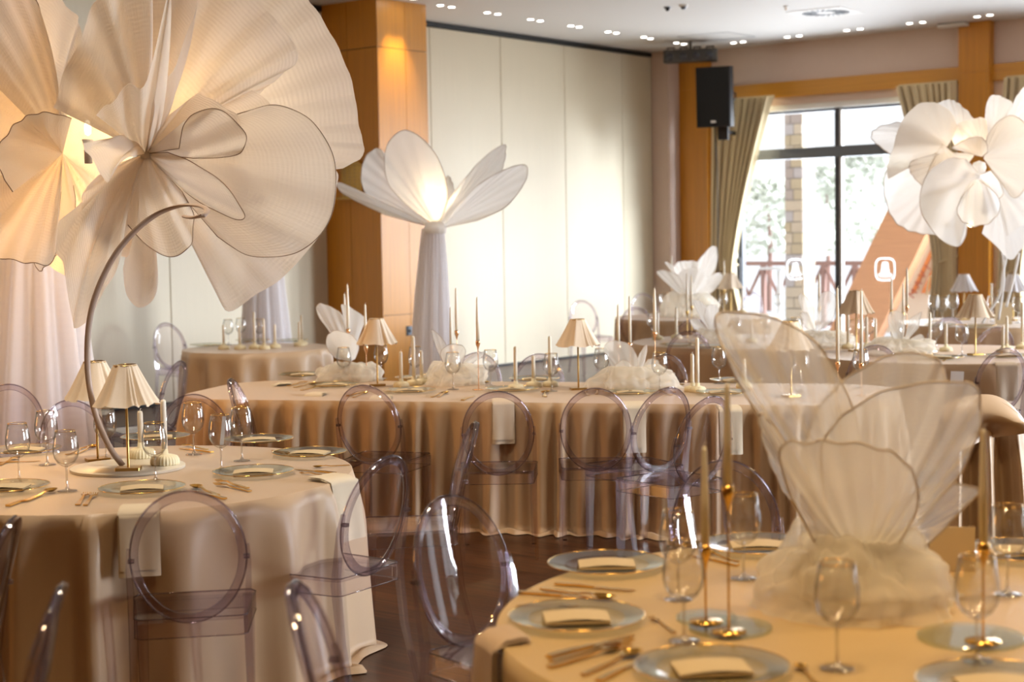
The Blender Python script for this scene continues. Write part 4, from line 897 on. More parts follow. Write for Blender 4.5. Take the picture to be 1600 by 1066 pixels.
taper(1024, 598, 517, 449, 'ivory taper rightmost and tallest of three behind the fluffy tulle flower', 'copper holder rightmost behind the fluffy tulle flower')
taper(967, 590, 540, 477, 'ivory taper leftmost of three behind the fluffy tulle flower', 'copper holder leftmost behind the fluffy tulle flower')
taper(1309, 612, 566, 451, 'ivory taper pair right of the far lamp, the front one', 'copper holder of the front taper behind the big petals')
taper(1346, 618, 567, 455, 'ivory taper under the middle window lampshade, behind the big petals', 'copper holder under the middle window lampshade')
for (x, y, ty, a) in ((627, 605, 549, 'left of the trio beside the left lamp'), (647, 602, 524, 'middle, tallest of the trio beside the left lamp'), (659, 600, 548, 'right of the trio beside the left lamp'), (806, 609, 541, 'behind the second chair'), (834, 605, 556, 'shorter, right of the one behind the second chair'), (860, 604, 524, 'tall, left of the middle lamp'), (1082, 612, 553, 'shorter of the twin right of the tulle flower'), (1090, 613, 526, 'taller of the twin right of the tulle flower'), (1163, 606, 560, 'beside the big foreground petals')):
    short_candle(x, y, ty, 'ivory candle on the long table, ' + a, 'ribbed cream base under the candle ' + a)
spawn(LAMPS[1], 'table_lamp', 'brass lamp with a gathered linen shade, left one on the long table', 'lamp', U(590, 603), .2, 'pleated table lamps')
spawn(LAMPS[0], 'table_lamp', 'brass lamp with a gathered linen shade, middle one on the long table', 'lamp', U(904, 609), .15, 'pleated table lamps')
spawn(LAMPS[1], 'table_lamp', 'brass lamp with a gathered shade half hidden behind the big foreground petals', 'lamp', U(1236, 620), .6, 'pleated table lamps')
for k, p0, p1, lb in (('f', (448, 604), (480, 598), 'gold fork at the left end of the long table'), ('s', (455, 607), (498, 600), 'gold spoon at the left end of the long table'), ('f', (470, 611), (505, 605), 'gold fork left of the first front plate of the long table'), ('k', (540, 621), (572, 612), 'gold knife behind the first chair of the long table'), ('s', (545, 624), (580, 613), 'gold spoon behind the first chair of the long table'),
        ('f', (668, 624), (700, 613), 'gold fork in front of the open wire flower'), ('s', (676, 626), (706, 611), 'gold spoon in front of the open wire flower'), ('k', (722, 627), (742, 619), 'gold knife right of the open wire flower'), ('s', (846, 624), (858, 610), 'gold spoon between the second and third chair'), ('s', (854, 625), (848, 611), 'gold spoon crossing another between the second and third chair'),
        ('f', (922, 622), (910, 610), 'gold fork behind the third chair'), ('s', (932, 620), (934, 608), 'gold spoon behind the third chair'), ('f', (1050, 619), (1028, 612), 'gold fork behind the fourth chair'), ('s', (1058, 616), (1038, 606), 'gold spoon behind the fourth chair'), ('s', (745, 595), (762, 600), 'gold spoon at the rear rim right of the copper taper'), ('s', (1052, 600), (1068, 603), 'gold spoon at the rear rim left of the twin candles')):
    cut(k, p0, p1, lb)

# ------------------------------------------------------------ small table left of the pillar
for (x, y, ty, a) in ((350, 546, 507, 'leftmost'), (375, 546, 508, 'second from left'), (398, 545, 486, 'third from left, tallest'), (413, 546, 497, 'fourth from left'), (430, 544, 507, 'fifth from left'), (468, 541, 502, 'sixth from left'), (472, 540, 492, 'rightmost')):
    short_candle(x, y, ty, 'straight ivory candle on the small table left of the oak pillar, ' + a, 'cream candle base on the small table left of the oak pillar, ' + a)
for (x, y, a) in ((357, 539, 'left'), (377, 536, 'middle'), (406, 538, 'right')): glass(x, y, 'wine glass on the small table left of the oak pillar, %s of three' % a)
for (x, y, a) in ((325, 541, 'left'), (395, 534, 'middle'), (455, 534, 'right')): plate(x, y, 'clear glass plate on the small table left of the oak pillar, %s of three' % a)
for k, p0, p1, lb in (('f', (318, 540), (345, 541), 'gold fork on the small table left of the oak pillar'), ('s', (384, 536), (400, 533), 'gold spoon on the small table left of the oak pillar')): cut(k, p0, p1, lb)

# ------------------------------------------------------------ far tables
B5 = 'on the round table behind the long table'
for (x, y, ty, a) in ((1028, 531, 488, 'left'), (1057, 529, 480, 'middle'), (1174, 535, 500, 'right')):
    short_candle(x, y, ty, 'straight ivory candle %s, %s of three' % (B5, a), 'cream candle base %s, %s of three' % (B5, a))
for (x, y, a) in ((1020, 528, 'left'), (1150, 540, 'second from left'), (1195, 532, 'third from left'), (1242, 540, 'right')): glass(x, y, 'wine glass %s, %s' % (B5, a))
taper(1074, 528, 486, 429, 'ivory taper on the round table behind the long table, left of two', 'gold holder of the left taper on the round table behind the long table', M_brass)
taper(1081, 524, 478, 430, 'ivory taper on the round table behind the long table, right of two', 'gold holder of the right taper on the round table behind the long table', M_brass)
for (x, y, a) in ((1060, 541, 'front left'), (1110, 543, 'front middle')): plate(x, y, 'clear glass plate %s, %s' % (B5, a))
B6 = 'on the farthest table by the room corner'
for (x, y, a) in ((1027, 491, 'first from left'), (1039, 489, 'second from left'), (1089, 489, 'third from left'), (1130, 490, 'fourth from left'), (1215, 491, 'fifth from left')): glass(x, y, 'wine glass %s, %s' % (B6, a))
for (x, y, c_, ty, a) in ((1050, 492, 430, 399, 'first from left'), (1104, 493, 467, 417, 'second from left'), (1132, 490, 452, 408, 'third from left'), (1255, 489, 459, 417, 'fourth from left')):
    taper(x, y, c_, ty, 'ivory taper %s, %s' % (B6, a), 'gold taper holder %s, %s' % (B6, a), M_brass)
short_candle(1160, 489, 452, 'straight ivory candle on the farthest table, right of its lamp', 'cream candle base on the farthest table, right of its lamp')
spawn(LAMPS[0], 'table_lamp', 'lamp with a gathered linen shade on the farthest table, before the window handle', 'lamp', U(1142, 492), .3, 'pleated table lamps', sc=1.12)
o = link('white_standing_card', MB().box((-.06, -.001, 0), (.06, .001, .16)).mesh('wc', M_wcard, False)); tag(o, 'plain white card standing on the farthest table by the taper', 'card'); o.location = U(1112, 489)
B7 = 'on the right window table'
for (x, y, ty, a) in ((1313, 540, 494, 'first from left'), (1325, 545, 485, 'second from left, near the lamp pole'), (1354, 545, 495, 'third from left'), (1368, 544, 497, 'fourth from left'), (1453, 550, 487, 'fifth from left, right of the flower'), (1478, 549, 505, 'sixth from left'), (1567, 552, 508, 'seventh from left'), (1573, 548, 493, 'eighth from left'), (1597, 545, 470, 'at the right photo edge')):
    short_candle(x, y, ty, 'straight ivory candle %s, %s' % (B7, a), 'cream candle base %s, %s' % (B7, a))
for (x, y, a) in ((1335, 544, 'left of the lamp pole'), (1358, 541, 'behind the lamp pole'), (1401, 552, 'in front of its tulle flower'), (1463, 548, 'behind two candles'), (1503, 556, 'left of the brass lamp')): glass(x, y, 'wine glass %s, %s' % (B7, a))
spawn(LAMPS[0], 'table_lamp', 'lamp with a gathered linen shade in front of the slanted beam', 'lamp', U(1338, 549), .2, 'pleated table lamps', sc=1.1)
spawn(LAMPS[1], 'table_lamp', 'brass lamp with a gathered linen shade in front of the oak column', 'lamp', U(1524, 555), .4, 'pleated table lamps', sc=1.05)
taper(1393, 547, 485, 436, 'ivory taper left of the tulle flower on the right window table', 'gold holder left of the tulle flower on the right window table', M_brass)
taper(1417, 552, 478, 420, 'ivory taper, taller right one by the tulle flower on the right window table', 'gold holder, taller right one by the tulle flower on the right window table', M_copper)
taper(1411, 545, 489, 443, 'ivory taper, shorter behind the taller one on the right window table', 'gold holder, shorter behind the taller one on the right window table', M_brass)
taper(1280, 541, 480, 427, 'ivory taper on the right window table, seen against the balcony', 'gold holder on the right window table, seen against the balcony', M_brass)
for (x, y, a) in ((1430, 553, 'before the tulle flower'), (1470, 561, 'at its left front rim'), (1575, 558, 'behind the chair with a napkin')): plate(x, y, 'clear glass plate %s, %s' % (B7, a), 'folded sand-coloured card %s, %s' % (B7, a))
napkin(1572, 570, 628, (-.1, -1), 'sand napkin hanging behind the chair before the right window table', .15)
o = link('white_hanging_card', MB().box((-.045, -.002, -.10), (.045, 0, .0)).mesh('whc', M_wcard, False)); tag(o, 'plain white card hanging at the front rim of the right window table', 'card'); p = U(1492, 577); o.location = (p.x, p.y - .06, .74); o.rotation_euler = (0, .05, 0)
for k, p0, p1, lb in (('s', (1480, 563), (1494, 556), 'gold spoon at the front rim of the right window table'), ('f', (1472, 566), (1484, 560), 'gold fork at the front rim of the right window table')): cut(k, p0, p1, lb)
B8 = 'on the far right table before the oak column'
for (x, y, a) in ((1459, 501, 'first from left'), (1472, 504, 'second from left'), (1489, 500, 'third from left'), (1551, 503, 'fourth from left'), (1591, 505, 'fifth from left')): glass(x, y, 'wine glass %s, %s' % (B8, a), sc=1.15)
spawn(LAMPS[2], 'table_lamp', 'white-shaded lamp on the far right table, left of two, before the oak column', 'lamp', U(1506, 500), .2, 'pleated table lamps', sc=1.1)
spawn(LAMPS[2], 'table_lamp', 'white-shaded lamp on the far right table, right of two, at the photo edge', 'lamp', U(1583, 501), .9, 'pleated table lamps', sc=1.1)
short_candle(1549, 497, 443, 'white candle standing between the two white-shaded lamps', 'cream candle base between the two white-shaded lamps')
o = link('grey_standing_card', MB().box((-.085, -.001, 0), (.085, .001, .22)).mesh('gc', M_card, False)); tag(o, 'tan card standing between the white-shaded lamps on the far right table', 'card'); o.location = U(1568, 507)
for (x, y, a) in ((1470, 510, 'left'), (1530, 511, 'middle')): plate(x, y, 'clear glass plate %s, %s' % (B8, a))

# ------------------------------------------------------------ draped cloth over a chair, behind the foreground table
def drape():
    """beige cloth thrown over a chair back: crown, folded shoulder, long folds to the floor"""
    o = thing('draped_cloth', 'beige cloth thrown over a chair back, falling in folds right of the big tulle flower', 'cloth', (2.24, 7.5, 0), -.1)
    def top(a): return .89 - .10 * max(0, a) ** 2.5 - .05 * max(0, -a) ** 2
    def fn(u, v):
        a = (u - .5) * 2; x = .19 * a
        if v < .15: z = top(a) - .10 + .10 * math.sin(v / .15 * PI / 2); y = .12 - .16 * v / .15
        else:
            k = (v - .15) / .85; z = top(a) * (1 - k) + .012; f = math.sin(9 * a + .8 + .8 * k) * abs(math.sin(9 * a + .8 + .8 * k)) ** .4
            y = -.04 - .06 * k - .055 * min(1, 3 * k) * f; x = x * (1 + .25 * k) + .03 * k
        return (x, y, z)
    link('cloth_fall', MB().grid(110, 44, fn).grid(110, 44, lambda u, v: Vector(fn(u, v)) + Vector((0, .012, -.004))).mesh('cloth_fall', M_cloth), o)
    def fn2(u, v):
        a = (u - .5) * 2; x = .195 * a + .02 * v; low = .62 + .13 * u
        z = top(a) + .012 - (top(a) - low) * v; y = .0 - .115 * math.sin(PI * .5 * min(1, v * 2.5)) - .022 * math.sin(5 * u - 4 * v) - .03 * v * math.sin(9 * u)
        return (x, y, z + .012 * math.sin(7 * v + 3 * u))
    link('folded_flap', MB().grid(50, 24, fn2).grid(50, 24, lambda u, v: Vector(fn2(u, v)) + Vector((0, .014, -.004))).mesh('folded_flap', M_cloth), o)
drape()

# ------------------------------------------------------------ fabric flowers
def petal(parent, base, outline, m, cup=.08, pleat=.0, npl=9, wire=None, wr=.0025, side=True, nv=16, smooth=True, seed=0, rag=0., name='petal', closed_tip=False):
    """cloth petal: spans from its base point to an outline of 3-D points, bellied out and pleated; wire = material of the rim wire"""
    o0 = parent.matrix_world.translation if False else parent.location
    B = Vector(base) - o0; out = [Vector(q) - o0 for q in outline]
    E_ = catmull(out, 7) if smooth else [a.lerp(b, j / 7) for a, b in zip(out[:-1], out[1:]) for j in range(7)] + [out[-1]]
    n = len(E_) - 1
    c = sum(E_, Vector()) / len(E_); nrm = (E_[0] - B).cross(E_[-1] - B)
    if nrm.length < 1e-6: nrm = Vector((0, -1, 0))
    nrm.normalize()
    if nrm.y > 0: nrm = -nrm          # belly towards the camera side unless cup < 0
    rnd = random.Random(seed); ph = rnd.uniform(0, 6)
    size = (c - B).length
    def fn(u, v):
        k = u * n; i = min(int(k), n - 1); e = E_[i].lerp(E_[i + 1], k - i)
        p = B.lerp(e, v ** 1.0)
        d = cup * size * math.sin(PI * min(1, v * .9)) * math.sin(PI * u) ** .7
        d += pleat * size * v * (1 - .35 * v) * math.sin(npl * 2 * PI * u + ph + 1.5 * math.sin(3 * u)) * min(1, 8 * u, 8 * (1 - u))
        d += rag * size * v ** 3 * math.sin(31 * u + ph)
        return p + nrm * d
    g = MB().grid(max(40, n), nv, fn)
    o = link(name, g.mesh('petal', m), parent)
    if wire:
        pts = [fn(i / (2 * n), 1) for i in range(2 * n + 1)]
        if side: pts = [fn(0, v / 8) for v in range(1, 8)] + pts + [fn(1, v / 8) for v in range(7, 0, -1)]
        link('petal_wire', MB().tube(pts, wr, 5).mesh('petal_wire', wire), o)
    return o
def Q(pts, Y, dy=None):
    dy = dy or [0] * len(pts); return [P3(x, y, Y + (dy[i] if i < len(dy) else 0)) for i, (x, y) in enumerate(pts)]
def puff(parent, center, r, h, seed, m, lobes=11, amp=.15):
    """cloud of gathered tulle: an irregular crumpled dome with ruffled rim, two layers"""
    off = Vector((seed * 3.7, seed * 1.3, 0)); prof = [(.10, 1.), (.34, .96), (.66, .84), (.90, .60), (1.02, .32), (.98, .10), (1.05, .0)]
    for L_, s in ((0, 1.0), (1, .76)):
        def fn(u, v):
            a = 2 * PI * u; k = v * 6; i = min(int(k), 5); f = k - i
            rr = prof[i][0] * (1 - f) + prof[i + 1][0] * f; z = prof[i][1] * (1 - f) + prof[i + 1][1] * f
            q = Vector((math.cos(a) * rr * 1.6, math.sin(a) * rr * 1.6, z * 1.3)) + off + Vector((0, 0, 9 * L_))
            n1, n2, n3 = noise.noise(q), noise.noise(q * 2.3 + Vector((5, 5, 5))), 1 - 2 * abs(noise.noise(Vector((math.cos(a) * 3.4, math.sin(a) * 3.4, v * 1.2 + L_)) + off))
            rr *= s * (1 + .30 * n1 + .12 * n2 + amp * .7 * n3 * v); z = z * (1 + .40 * n1 * math.sin(PI * v) + .16 * n2 * math.sin(PI * v)) + amp * .8 * n3 * math.sin(PI * v)
            return Vector((r * rr * math.cos(a), r * rr * math.sin(a), max(.003, h * z * (1 - .12 * L_)))) + Vector(center) - parent.location
        link('tulle_puff', MB().grid(170, 30, fn, closed=True).mesh('tulle_puff', m), parent)
# giant flower pair at the left (hung above the left table on a draped stand)
YG = 7.9
o = thing('giant_flower', 'giant ivory organza flower at the left photo edge, glowing warm inside', 'fabric flower', P3(100, 235, 8.3)); fl = o
bC = P3(98, 240, 8.35)
for i, (pts, dy, cup, wr_, m) in enumerate([
    ([(-60, 120), (-60, -60), (40, -60), (112, 10), (130, 45), (112, 120)], [.5, .3, .1, -.1, -.2, -.1], .10, None, M_org),
    ([(-80, 60), (-60, 0), (0, -40), (60, 20), (60, 120)], [-.3, -.3, -.2, -.1, 0], .14, M_wire, M_org),
    ([(-60, 350), (-90, 220), (-60, 120), (0, 100)], [-.2, -.2, -.1, 0], .12, M_wire, M_org),
    ([(-70, 300), (-60, 400), (0, 408), (45, 416), (82, 413), (90, 350), (95, 300)], [-.3, -.35, -.3, -.3, -.3, -.2, -.1], .16, M_wire, M_org),
    ([(50, 405), (62, 424), (70, 420), (92, 396), (118, 340), (115, 290)], [-.1, -.2, -.25, -.2, -.1, 0], .10, M_wire, M_org),
    ([(20, 300), (0, 250), (30, 200), (70, 180), (112, 185)], [-.4, -.45, -.45, -.4, -.3], .18, M_wire, M_org),
    ([(118, 60), (160, 120), (195, 190), (205, 260), (190, 320), (150, 350)], [.25, .3, .3, .3, .3, .25], .12, None, M_org),
    ([(60, 400), (110, 432), (160, 410), (190, 350), (185, 290)], [.3, .35, .35, .35, .3], .14, None, M_org),
    ([(-40, 410), (-60, 460), (-70, 300)], [.1, .1, .1], .1, None, M_org)]):
    petal(fl, bC, Q(pts, 8.3, dy), m, cup, .020, 7, wr_, .0026, side=False, seed=i)
link('inner_bulb', MB().lathe([(0, -.04), (.014, -.03), (.018, 0), (.012, .03), (0, .045)], 16).mesh('inner_bulb', M_bulb), fl, 'lit warm bulb').location = P3(137, 200, 8.0) - fl.location
l = bpy.data.lights.new('flower_bulb', 'POINT'); l.energy = 11; l.color = (1, .66, .30); l.shadow_soft_size = .08; lo = bpy.data.objects.new('flower_bulb', l); col.objects.link(lo); lo.location = P3(135, 205, 8.75)
l = bpy.data.lights.new('flower_bulb', 'POINT'); l.energy = 20; l.color = (1, .50, .14); l.shadow_soft_size = .08; lo = bpy.data.objects.new('flower_bulb', l); col.objects.link(lo); lo.location = P3(40, 330, 8.75)
link('bulb_socket', MB().lathe([(0, -.12), (.02, -.12), (.02, -.03), (.03, 0), (0, 0)], 14).mesh('bs', M_wcard), fl).location = P3(137, 218, 8.0) - fl.location
o = thing('giant_flower', 'giant ivory organza flower upper left, wire petals spreading right to the oak pillar', 'fabric flower', P3(230, 240, 7.9)); fr_ = o
c0 = P3(228, 240, 7.95)
specs = [
 # back fan up and right with the square cut edge
 ([(255, -60), (350, -90), (440, -40), (500, 30), (545, 120), (560, 200), (566, 246), (520, 268), (470, 262)], [.5, .5, .5, .45, .4, .35, .3, .25, .2], .10, None, M_org, .016, 14, True),
 ([(180, -80), (250, -90), (330, -60), (420, 20), (467, 88), (430, 128), (390, 160)], [.2, .2, .2, .15, .1, .1, .1], .14, None, M_org, .03, 9, True),
 # lower right fan
 ([(320, 330), (332, 400), (352, 485), (400, 460), (440, 435), (480, 392), (510, 350), (522, 300), (526, 268), (480, 250)], [.1, .1, .1, .1, .12, .12, .15, .15, .2, .2], .10, None, M_org, .014, 10, True),
 # large round wire petal
 ([(345, 190), (375, 178), (410, 168), (445, 167), (490, 190), (518, 232), (529, 285), (522, 330), (500, 372), (470, 393), (430, 402), (385, 398), (340, 370)], [-.05, -.08, -.1, -.12, -.15, -.18, -.2, -.2, -.2, -.18, -.15, -.12, -.1], .10, M_wire, M_org, .02, 6, True),
 # small wire petals
 ([(280, 232), (290, 195), (305, 176), (335, 166), (368, 178), (388, 205), (388, 225), (372, 240), (335, 244), (300, 247)], [-.25, -.28, -.3, -.32, -.35, -.35, -.35, -.32, -.3, -.28], .14, M_wire, M_org, .015, 5, True),
 ([(262, 238), (300, 252), (335, 272), (368, 302), (384, 330), (383, 342), (360, 338), (325, 322), (290, 300)], [-.15, -.25, -.32, -.38, -.4, -.4, -.36, -.3, -.2], .08, M_wire, M_org, .01, 4, True),
 ([(330, 120), (410, 150), (440, 200), (436, 262)], [.05, .05, .0, .0], .10, None, M_org, .02, 5, True),
 ([(250, 190), (312, 142), (372, 175), (402, 262)], [-.1, -.12, -.12, -.1], .10, None, M_org, .02, 4, False),
 # lower hanging lobes
 ([(185, 330), (200, 352), (225, 380), (258, 404), (296, 397), (303, 372), (305, 340), (285, 300)], [-.1, -.15, -.2, -.22, -.22, -.2, -.15, -.1], .22, M_wire, M_org, .04, 5, True),
 ([(192, 420), (196, 455), (210, 475), (228, 475), (243, 455), (246, 425), (238, 380)], [.25, .25, .25, .25, .25, .25, .25], .12, None, M_org, .01, 4, True),
 # long pointed petal hanging in front
 ([(92, 345), (90, 400), (102, 420), (115, 500), (124, 526), (150, 495), (172, 455), (192, 400), (200, 330)], [-.3, -.35, -.38, -.4, -.4, -.4, -.38, -.35, -.3], .18, None, M_org, .02, 5, True),
 # upright folded petals in front
 ([(83, 168), (100, 110), (135, 22), (160, -20), (185, -60), (235, -60), (215, 60)], [-.3, -.35, -.4, -.4, -.4, -.4, -.3], .16, None, M_org, .05, 4, True),
 ([(128, 225), (130, 240), (140, 262), (155, 285), (165, 300), (178, 268), (205, 245)], [-.5, -.5, -.5, -.5, -.5, -.45, -.4], .25, None, M_org, .02, 3, True),
 ([(150, 180), (190, 135), (232, 110), (268, -30), (262, 120), (250, 200)], [-.45, -.5, -.5, -.4, -.4, -.35], .16, None, M_org, .06, 4, True),
 ([(205, -60), (268, -60), (300, 10), (262, 110), (225, 135), (196, 132), (160, 100)], [-.1, -.1, -.1, -.15, -.2, -.2, -.2], .14, None, M_org, .04, 5, True),
 ([(170, 260), (130, 300), (125, 350), (160, 395), (200, 400), (215, 320)], [-.2, -.25, -.25, -.22, -.2, -.2], .15, None, M_org, .04, 5, True)]
for i, (pts, dy, cup, wr_, m, pl, npl, sm) in enumerate(specs):
    petal(fr_, c0, Q(pts, 7.9, dy), m, cup, pl, npl, wr_, .0024, seed=20 + i, smooth=sm)
link('flower_hub', MB().lathe([(0, -.05), (.04, -.04), (.05, 0), (.04, .04), (0, .05)], 14).mesh('hub', M_org), fr_).location = c0 - fr_.location
link('inner_bulb', MB().lathe([(0, -.04), (.014, -.03), (.018, 0), (.012, .03), (0, .045)], 16).mesh('inner_bulb', M_bulb), fr_, 'lit warm bulb').location = P3(300, 170, 8.25) - fr_.location
l = bpy.data.lights.new('flower_bulb', 'POINT'); l.energy = 9; l.color = (1, .70, .36); l.shadow_soft_size = .1; lo = bpy.data.objects.new('flower_bulb', l); col.objects.link(lo); lo.location = P3(300, 175, 8.2)
def voile_column(name, label, x0, x1, ytop, xb0, xb1, ybot_z, Y, folds=9, seed=0, ytop2=None):
    """voile gathered round a stand: narrow neck on top, wide foot on the floor"""
    top = P3((x0 + x1) / 2, ytop, Y); bot = U((xb0 + xb1) / 2, 700, 0); zt = top.z; s = Y / F
    o = thing(name, label, 'drape', (top.x, Y, 0)); xc = P3((xb0 + xb1) / 2, ytop + 200, Y).x - top.x
    r0, r1 = (x1 - x0) / 2 * s, (xb1 - xb0) / 2 * s
    def fn(u, v):
        a = 2 * PI * u; z = zt * (1 - v); r = r0 + (r1 - r0) * v ** .8
        r *= 1 + .13 * math.sin(folds * a + seed) * min(1, 3 * v) + .06 * math.sin((folds * 2 + 1) * a + 2); return (xc * v + r * math.cos(a), r * .6 * math.sin(a), z + .004)
    link('voile', MB().grid(160, 30, fn, closed=True).mesh('voile', M_drape), o)
    link('voile_inner', MB().grid(80, 20, lambda u, v: Vector(fn(u + .07, v)) * .8 * Vector((1, 1, 0)).length / 1.4142 + Vector((0, 0, fn(u, v)[2] * .2)), closed=True).mesh('voile', M_drape), o)
    link('pole', MB().lathe([(.02, 0), (.02, zt), (0, zt)], 12).mesh('pole', M_white), o)
    return o
voile_column('draped_stand', 'white voile draped over the stand below the giant flowers, at the left photo edge', 0, 90, 300, -85, 150, 0, 9.9, 11, 1)
voile_column('draped_stand', 'white voile drape behind the candles of the small table left of the pillar', 392, 425, 330, 372, 458, 0, 15.8, 9, 2)
# standing flower left of the bright panels
Y2 = 14.0
voile_column('draped_stand', 'white voile column carrying the open five-petalled flower before the panels', 660, 693, 358, 637, 706, 0, Y2, 10, 3)
f2 = thing('standing_flower', 'open white organza flower with long wire-edged petals on a voile column', 'fabric flower', P3(676, 350, Y2))
for i, (b, pts, dy, cup, m) in enumerate([
    ((680, 352), [(655, 335), (625, 310), (606, 285), (601, 250), (608, 222), (630, 204), (655, 213), (680, 240), (695, 275), (699, 310), (690, 338)], [0, -.1, -.15, -.2, -.2, -.2, -.2, -.2, -.15, -.1, 0], .10, M_org2),
    ((672, 352), [(600, 333), (575, 310), (565, 280), (572, 248), (590, 234), (604, 245), (625, 280)], [.1, .2, .3, .35, .35, .35, .2], .12, M_org2),
    ((670, 354), [(600, 335), (560, 316), (533, 300), (526, 285), (545, 291), (590, 312), (640, 335)], [-.1, -.2, -.3, -.3, -.25, -.15, -.05], .10, M_org2),
    ((686, 350), [(700, 315), (725, 280), (755, 247), (785, 227), (788, 240), (783, 265), (765, 290), (730, 325)], [.1, .2, .3, .35, .35, .35, .3, .2], .10, M_org2),
    ((690, 356), [(715, 325), (745, 292), (780, 270), (808, 259), (824, 260), (824, 278), (810, 302), (787, 326), (745, 345)], [-.05, -.1, -.2, -.25, -.3, -.3, -.3, -.25, -.1], .10, M_org2),
    ((684, 350), [(690, 300), (699, 275), (708, 300), (700, 330)], [.2, .3, .3, .2], .1, M_org2)]):
    petal(f2, P3(*b, Y2), Q(pts, Y2, dy), m, cup, .012, 9, M_pwire, .004, seed=50 + i)
link('gathered_neck', MB().lathe([(0, -.06), (.09, -.05), (.10, .0), (.07, .05), (0, .06)], 24, wob=lambda a, z: 1 + .08 * math.sin(9 * a)).mesh('neck', M_org2), f2).location = P3(680, 356, Y2) - f2.location
link('inner_bulb', MB().lathe([(0, -.03), (.02, -.02), (.028, 0), (.02, .02), (0, .03)], 12).mesh('inner_bulb', M_bulb), f2, 'small warm bulb in the heart').location = P3(682, 338, Y2) - f2.location
l = bpy.data.lights.new('flower_bulb', 'POINT'); l.energy = 5; l.color = (1, .80, .55); l.shadow_soft_size = .05; lo = bpy.data.objects.new('flower_bulb', l); col.objects.link(lo); lo.location = P3(684, 300, Y2 + .08)
# big ruffled flower at the right photo edge
Y3 = 13.4
f3 = thing('giant_flower', 'giant white ruffled flower at the right, in front of window and oak column', 'fabric flower', P3(1500, 270, Y3))
def C(pts): return [(1340 + x / 3.554, 120 + y / 3.554) for x, y in pts]
for i, (b, pts, dy, cup, w_, m) in enumerate([
    ((500, 380), [(180, 430), (110, 380), (80, 345), (110, 295), (240, 262), (330, 330)], [.4] * 6, .1, M_pwire, M_org2),
    ((520, 480), [(160, 520), (148, 590), (165, 700), (210, 790), (280, 840), (360, 862), (470, 870), (560, 800)], [.4] * 8, .12, M_pwire, M_org2),
    ((545, 400), [(440, 150), (500, 132), (560, 160), (640, 245), (620, 320)], [.3] * 5, .12, None, M_org2),
    ((500, 385), [(170, 570), (165, 500), (200, 400), (240, 270), (330, 165), (430, 150), (520, 200), (558, 290)], [.1] * 8, .16, None, M_org),
    ((700, 430), [(545, 380), (553, 270), (640, 240), (700, 232), (760, 300)], [.1] * 5, .14, None, M_org),
    ((730, 400), [(706, 230), (715, 150), (755, 105), (860, 155), (820, 240)], [.15] * 5, .12, None, M_org2),
    ((740, 420), [(850, 170), (900, 80), (1000, 0), (1100, 120), (1080, 300)], [.1] * 5, .1, None, M_org2),
    ((700, 455), [(720, 330), (780, 250), (870, 215), (960, 300), (990, 450), (930, 620), (868, 672), (810, 600)], [-.05] * 8, .16, M_pwire, M_org),
    ((660, 420), [(430, 430), (300, 470), (283, 520), (320, 575), (420, 660), (520, 600)], [-.1] * 6, .12, M_pwire, M_org),
    ((690, 445), [(520, 395), (600, 345), (680, 328), (718, 370), (722, 420)], [-.12] * 5, .12, M_pwire, M_org),
    ((740, 560), [(780, 640), (815, 780), (820, 885), (900, 830), (1000, 760), (960, 640)], [.0] * 6, .12, None, M_org2),
    ((760, 640), [(690, 870), (770, 940), (845, 1012), (930, 925), (1040, 860), (1000, 700)], [.2] * 6, .1, None, M_org2),
    ((680, 545), [(600, 455), (500, 450), (400, 520), (352, 640), (362, 740), (430, 850), (545, 930), (600, 880), (630, 780), (800, 660), (796, 590), (740, 520)], [-.25, -.3, -.35, -.35, -.35, -.35, -.3, -.28, -.25, -.25, -.22, -.2], .18, M_pwire, M_org2),
    ((470, 370), [(395, 520), (370, 600), (352, 650), (420, 600), (540, 520), (560, 450)], [-.2] * 6, .12, None, M_org),
    ((668, 570), [(600, 640), (562, 720), (556, 780), (590, 830), (655, 855), (740, 830), (785, 770), (790, 700), (740, 620)], [-.45] * 9, .22, M_pwire, M_org2)]):
    petal(f3, P3(*C([b])[0], Y3), Q(C(pts), Y3, dy), m, cup, .018, 8, w_, .004, seed=70 + i)
link('flower_hub', MB().lathe([(0, -.06), (.05, -.04), (.06, 0), (.05, .04), (0, .06)], 14).mesh('hub', M_org2), f3).location = P3(1530, 262, Y3) - f3.location
l = bpy.data.lights.new('flower_bulb', 'POINT'); l.energy = 2; l.color = (1, .72, .42); l.shadow_soft_size = .08; lo = bpy.data.objects.new('flower_bulb', l); col.objects.link(lo); lo.location = P3(1500, 225, Y3 + .1)
link('inner_bulb', MB().lathe([(0, -.03), (.02, -.02), (.028, 0), (.02, .02), (0, .03)], 12).mesh('inner_bulb', M_bulb), f3, 'tiny orange lit bulb').location = P3(1517, 350, Y3 - .32) - f3.location
st = thing('flower_stand', 'white forked metal stand under the giant ruffled flower at the right', 'stand', (P3(1560, 480, 14.6).x, 14.6, TH))
for pts in ([(1574, 395), (1566, 430), (1562, 460), (1545, 488), (1535, 505)], [(1592, 395), (1586, 425), (1580, 450), (1572, 480)], [(1566, 395), (1568, 440), (1560, 500)]):
    q = [P3(x, y, 14.6) - st.location for x, y in pts]; link('stand_leg', MB().tube(catmull(q, 5), .012, 6).mesh('stand_leg', M_white), st)
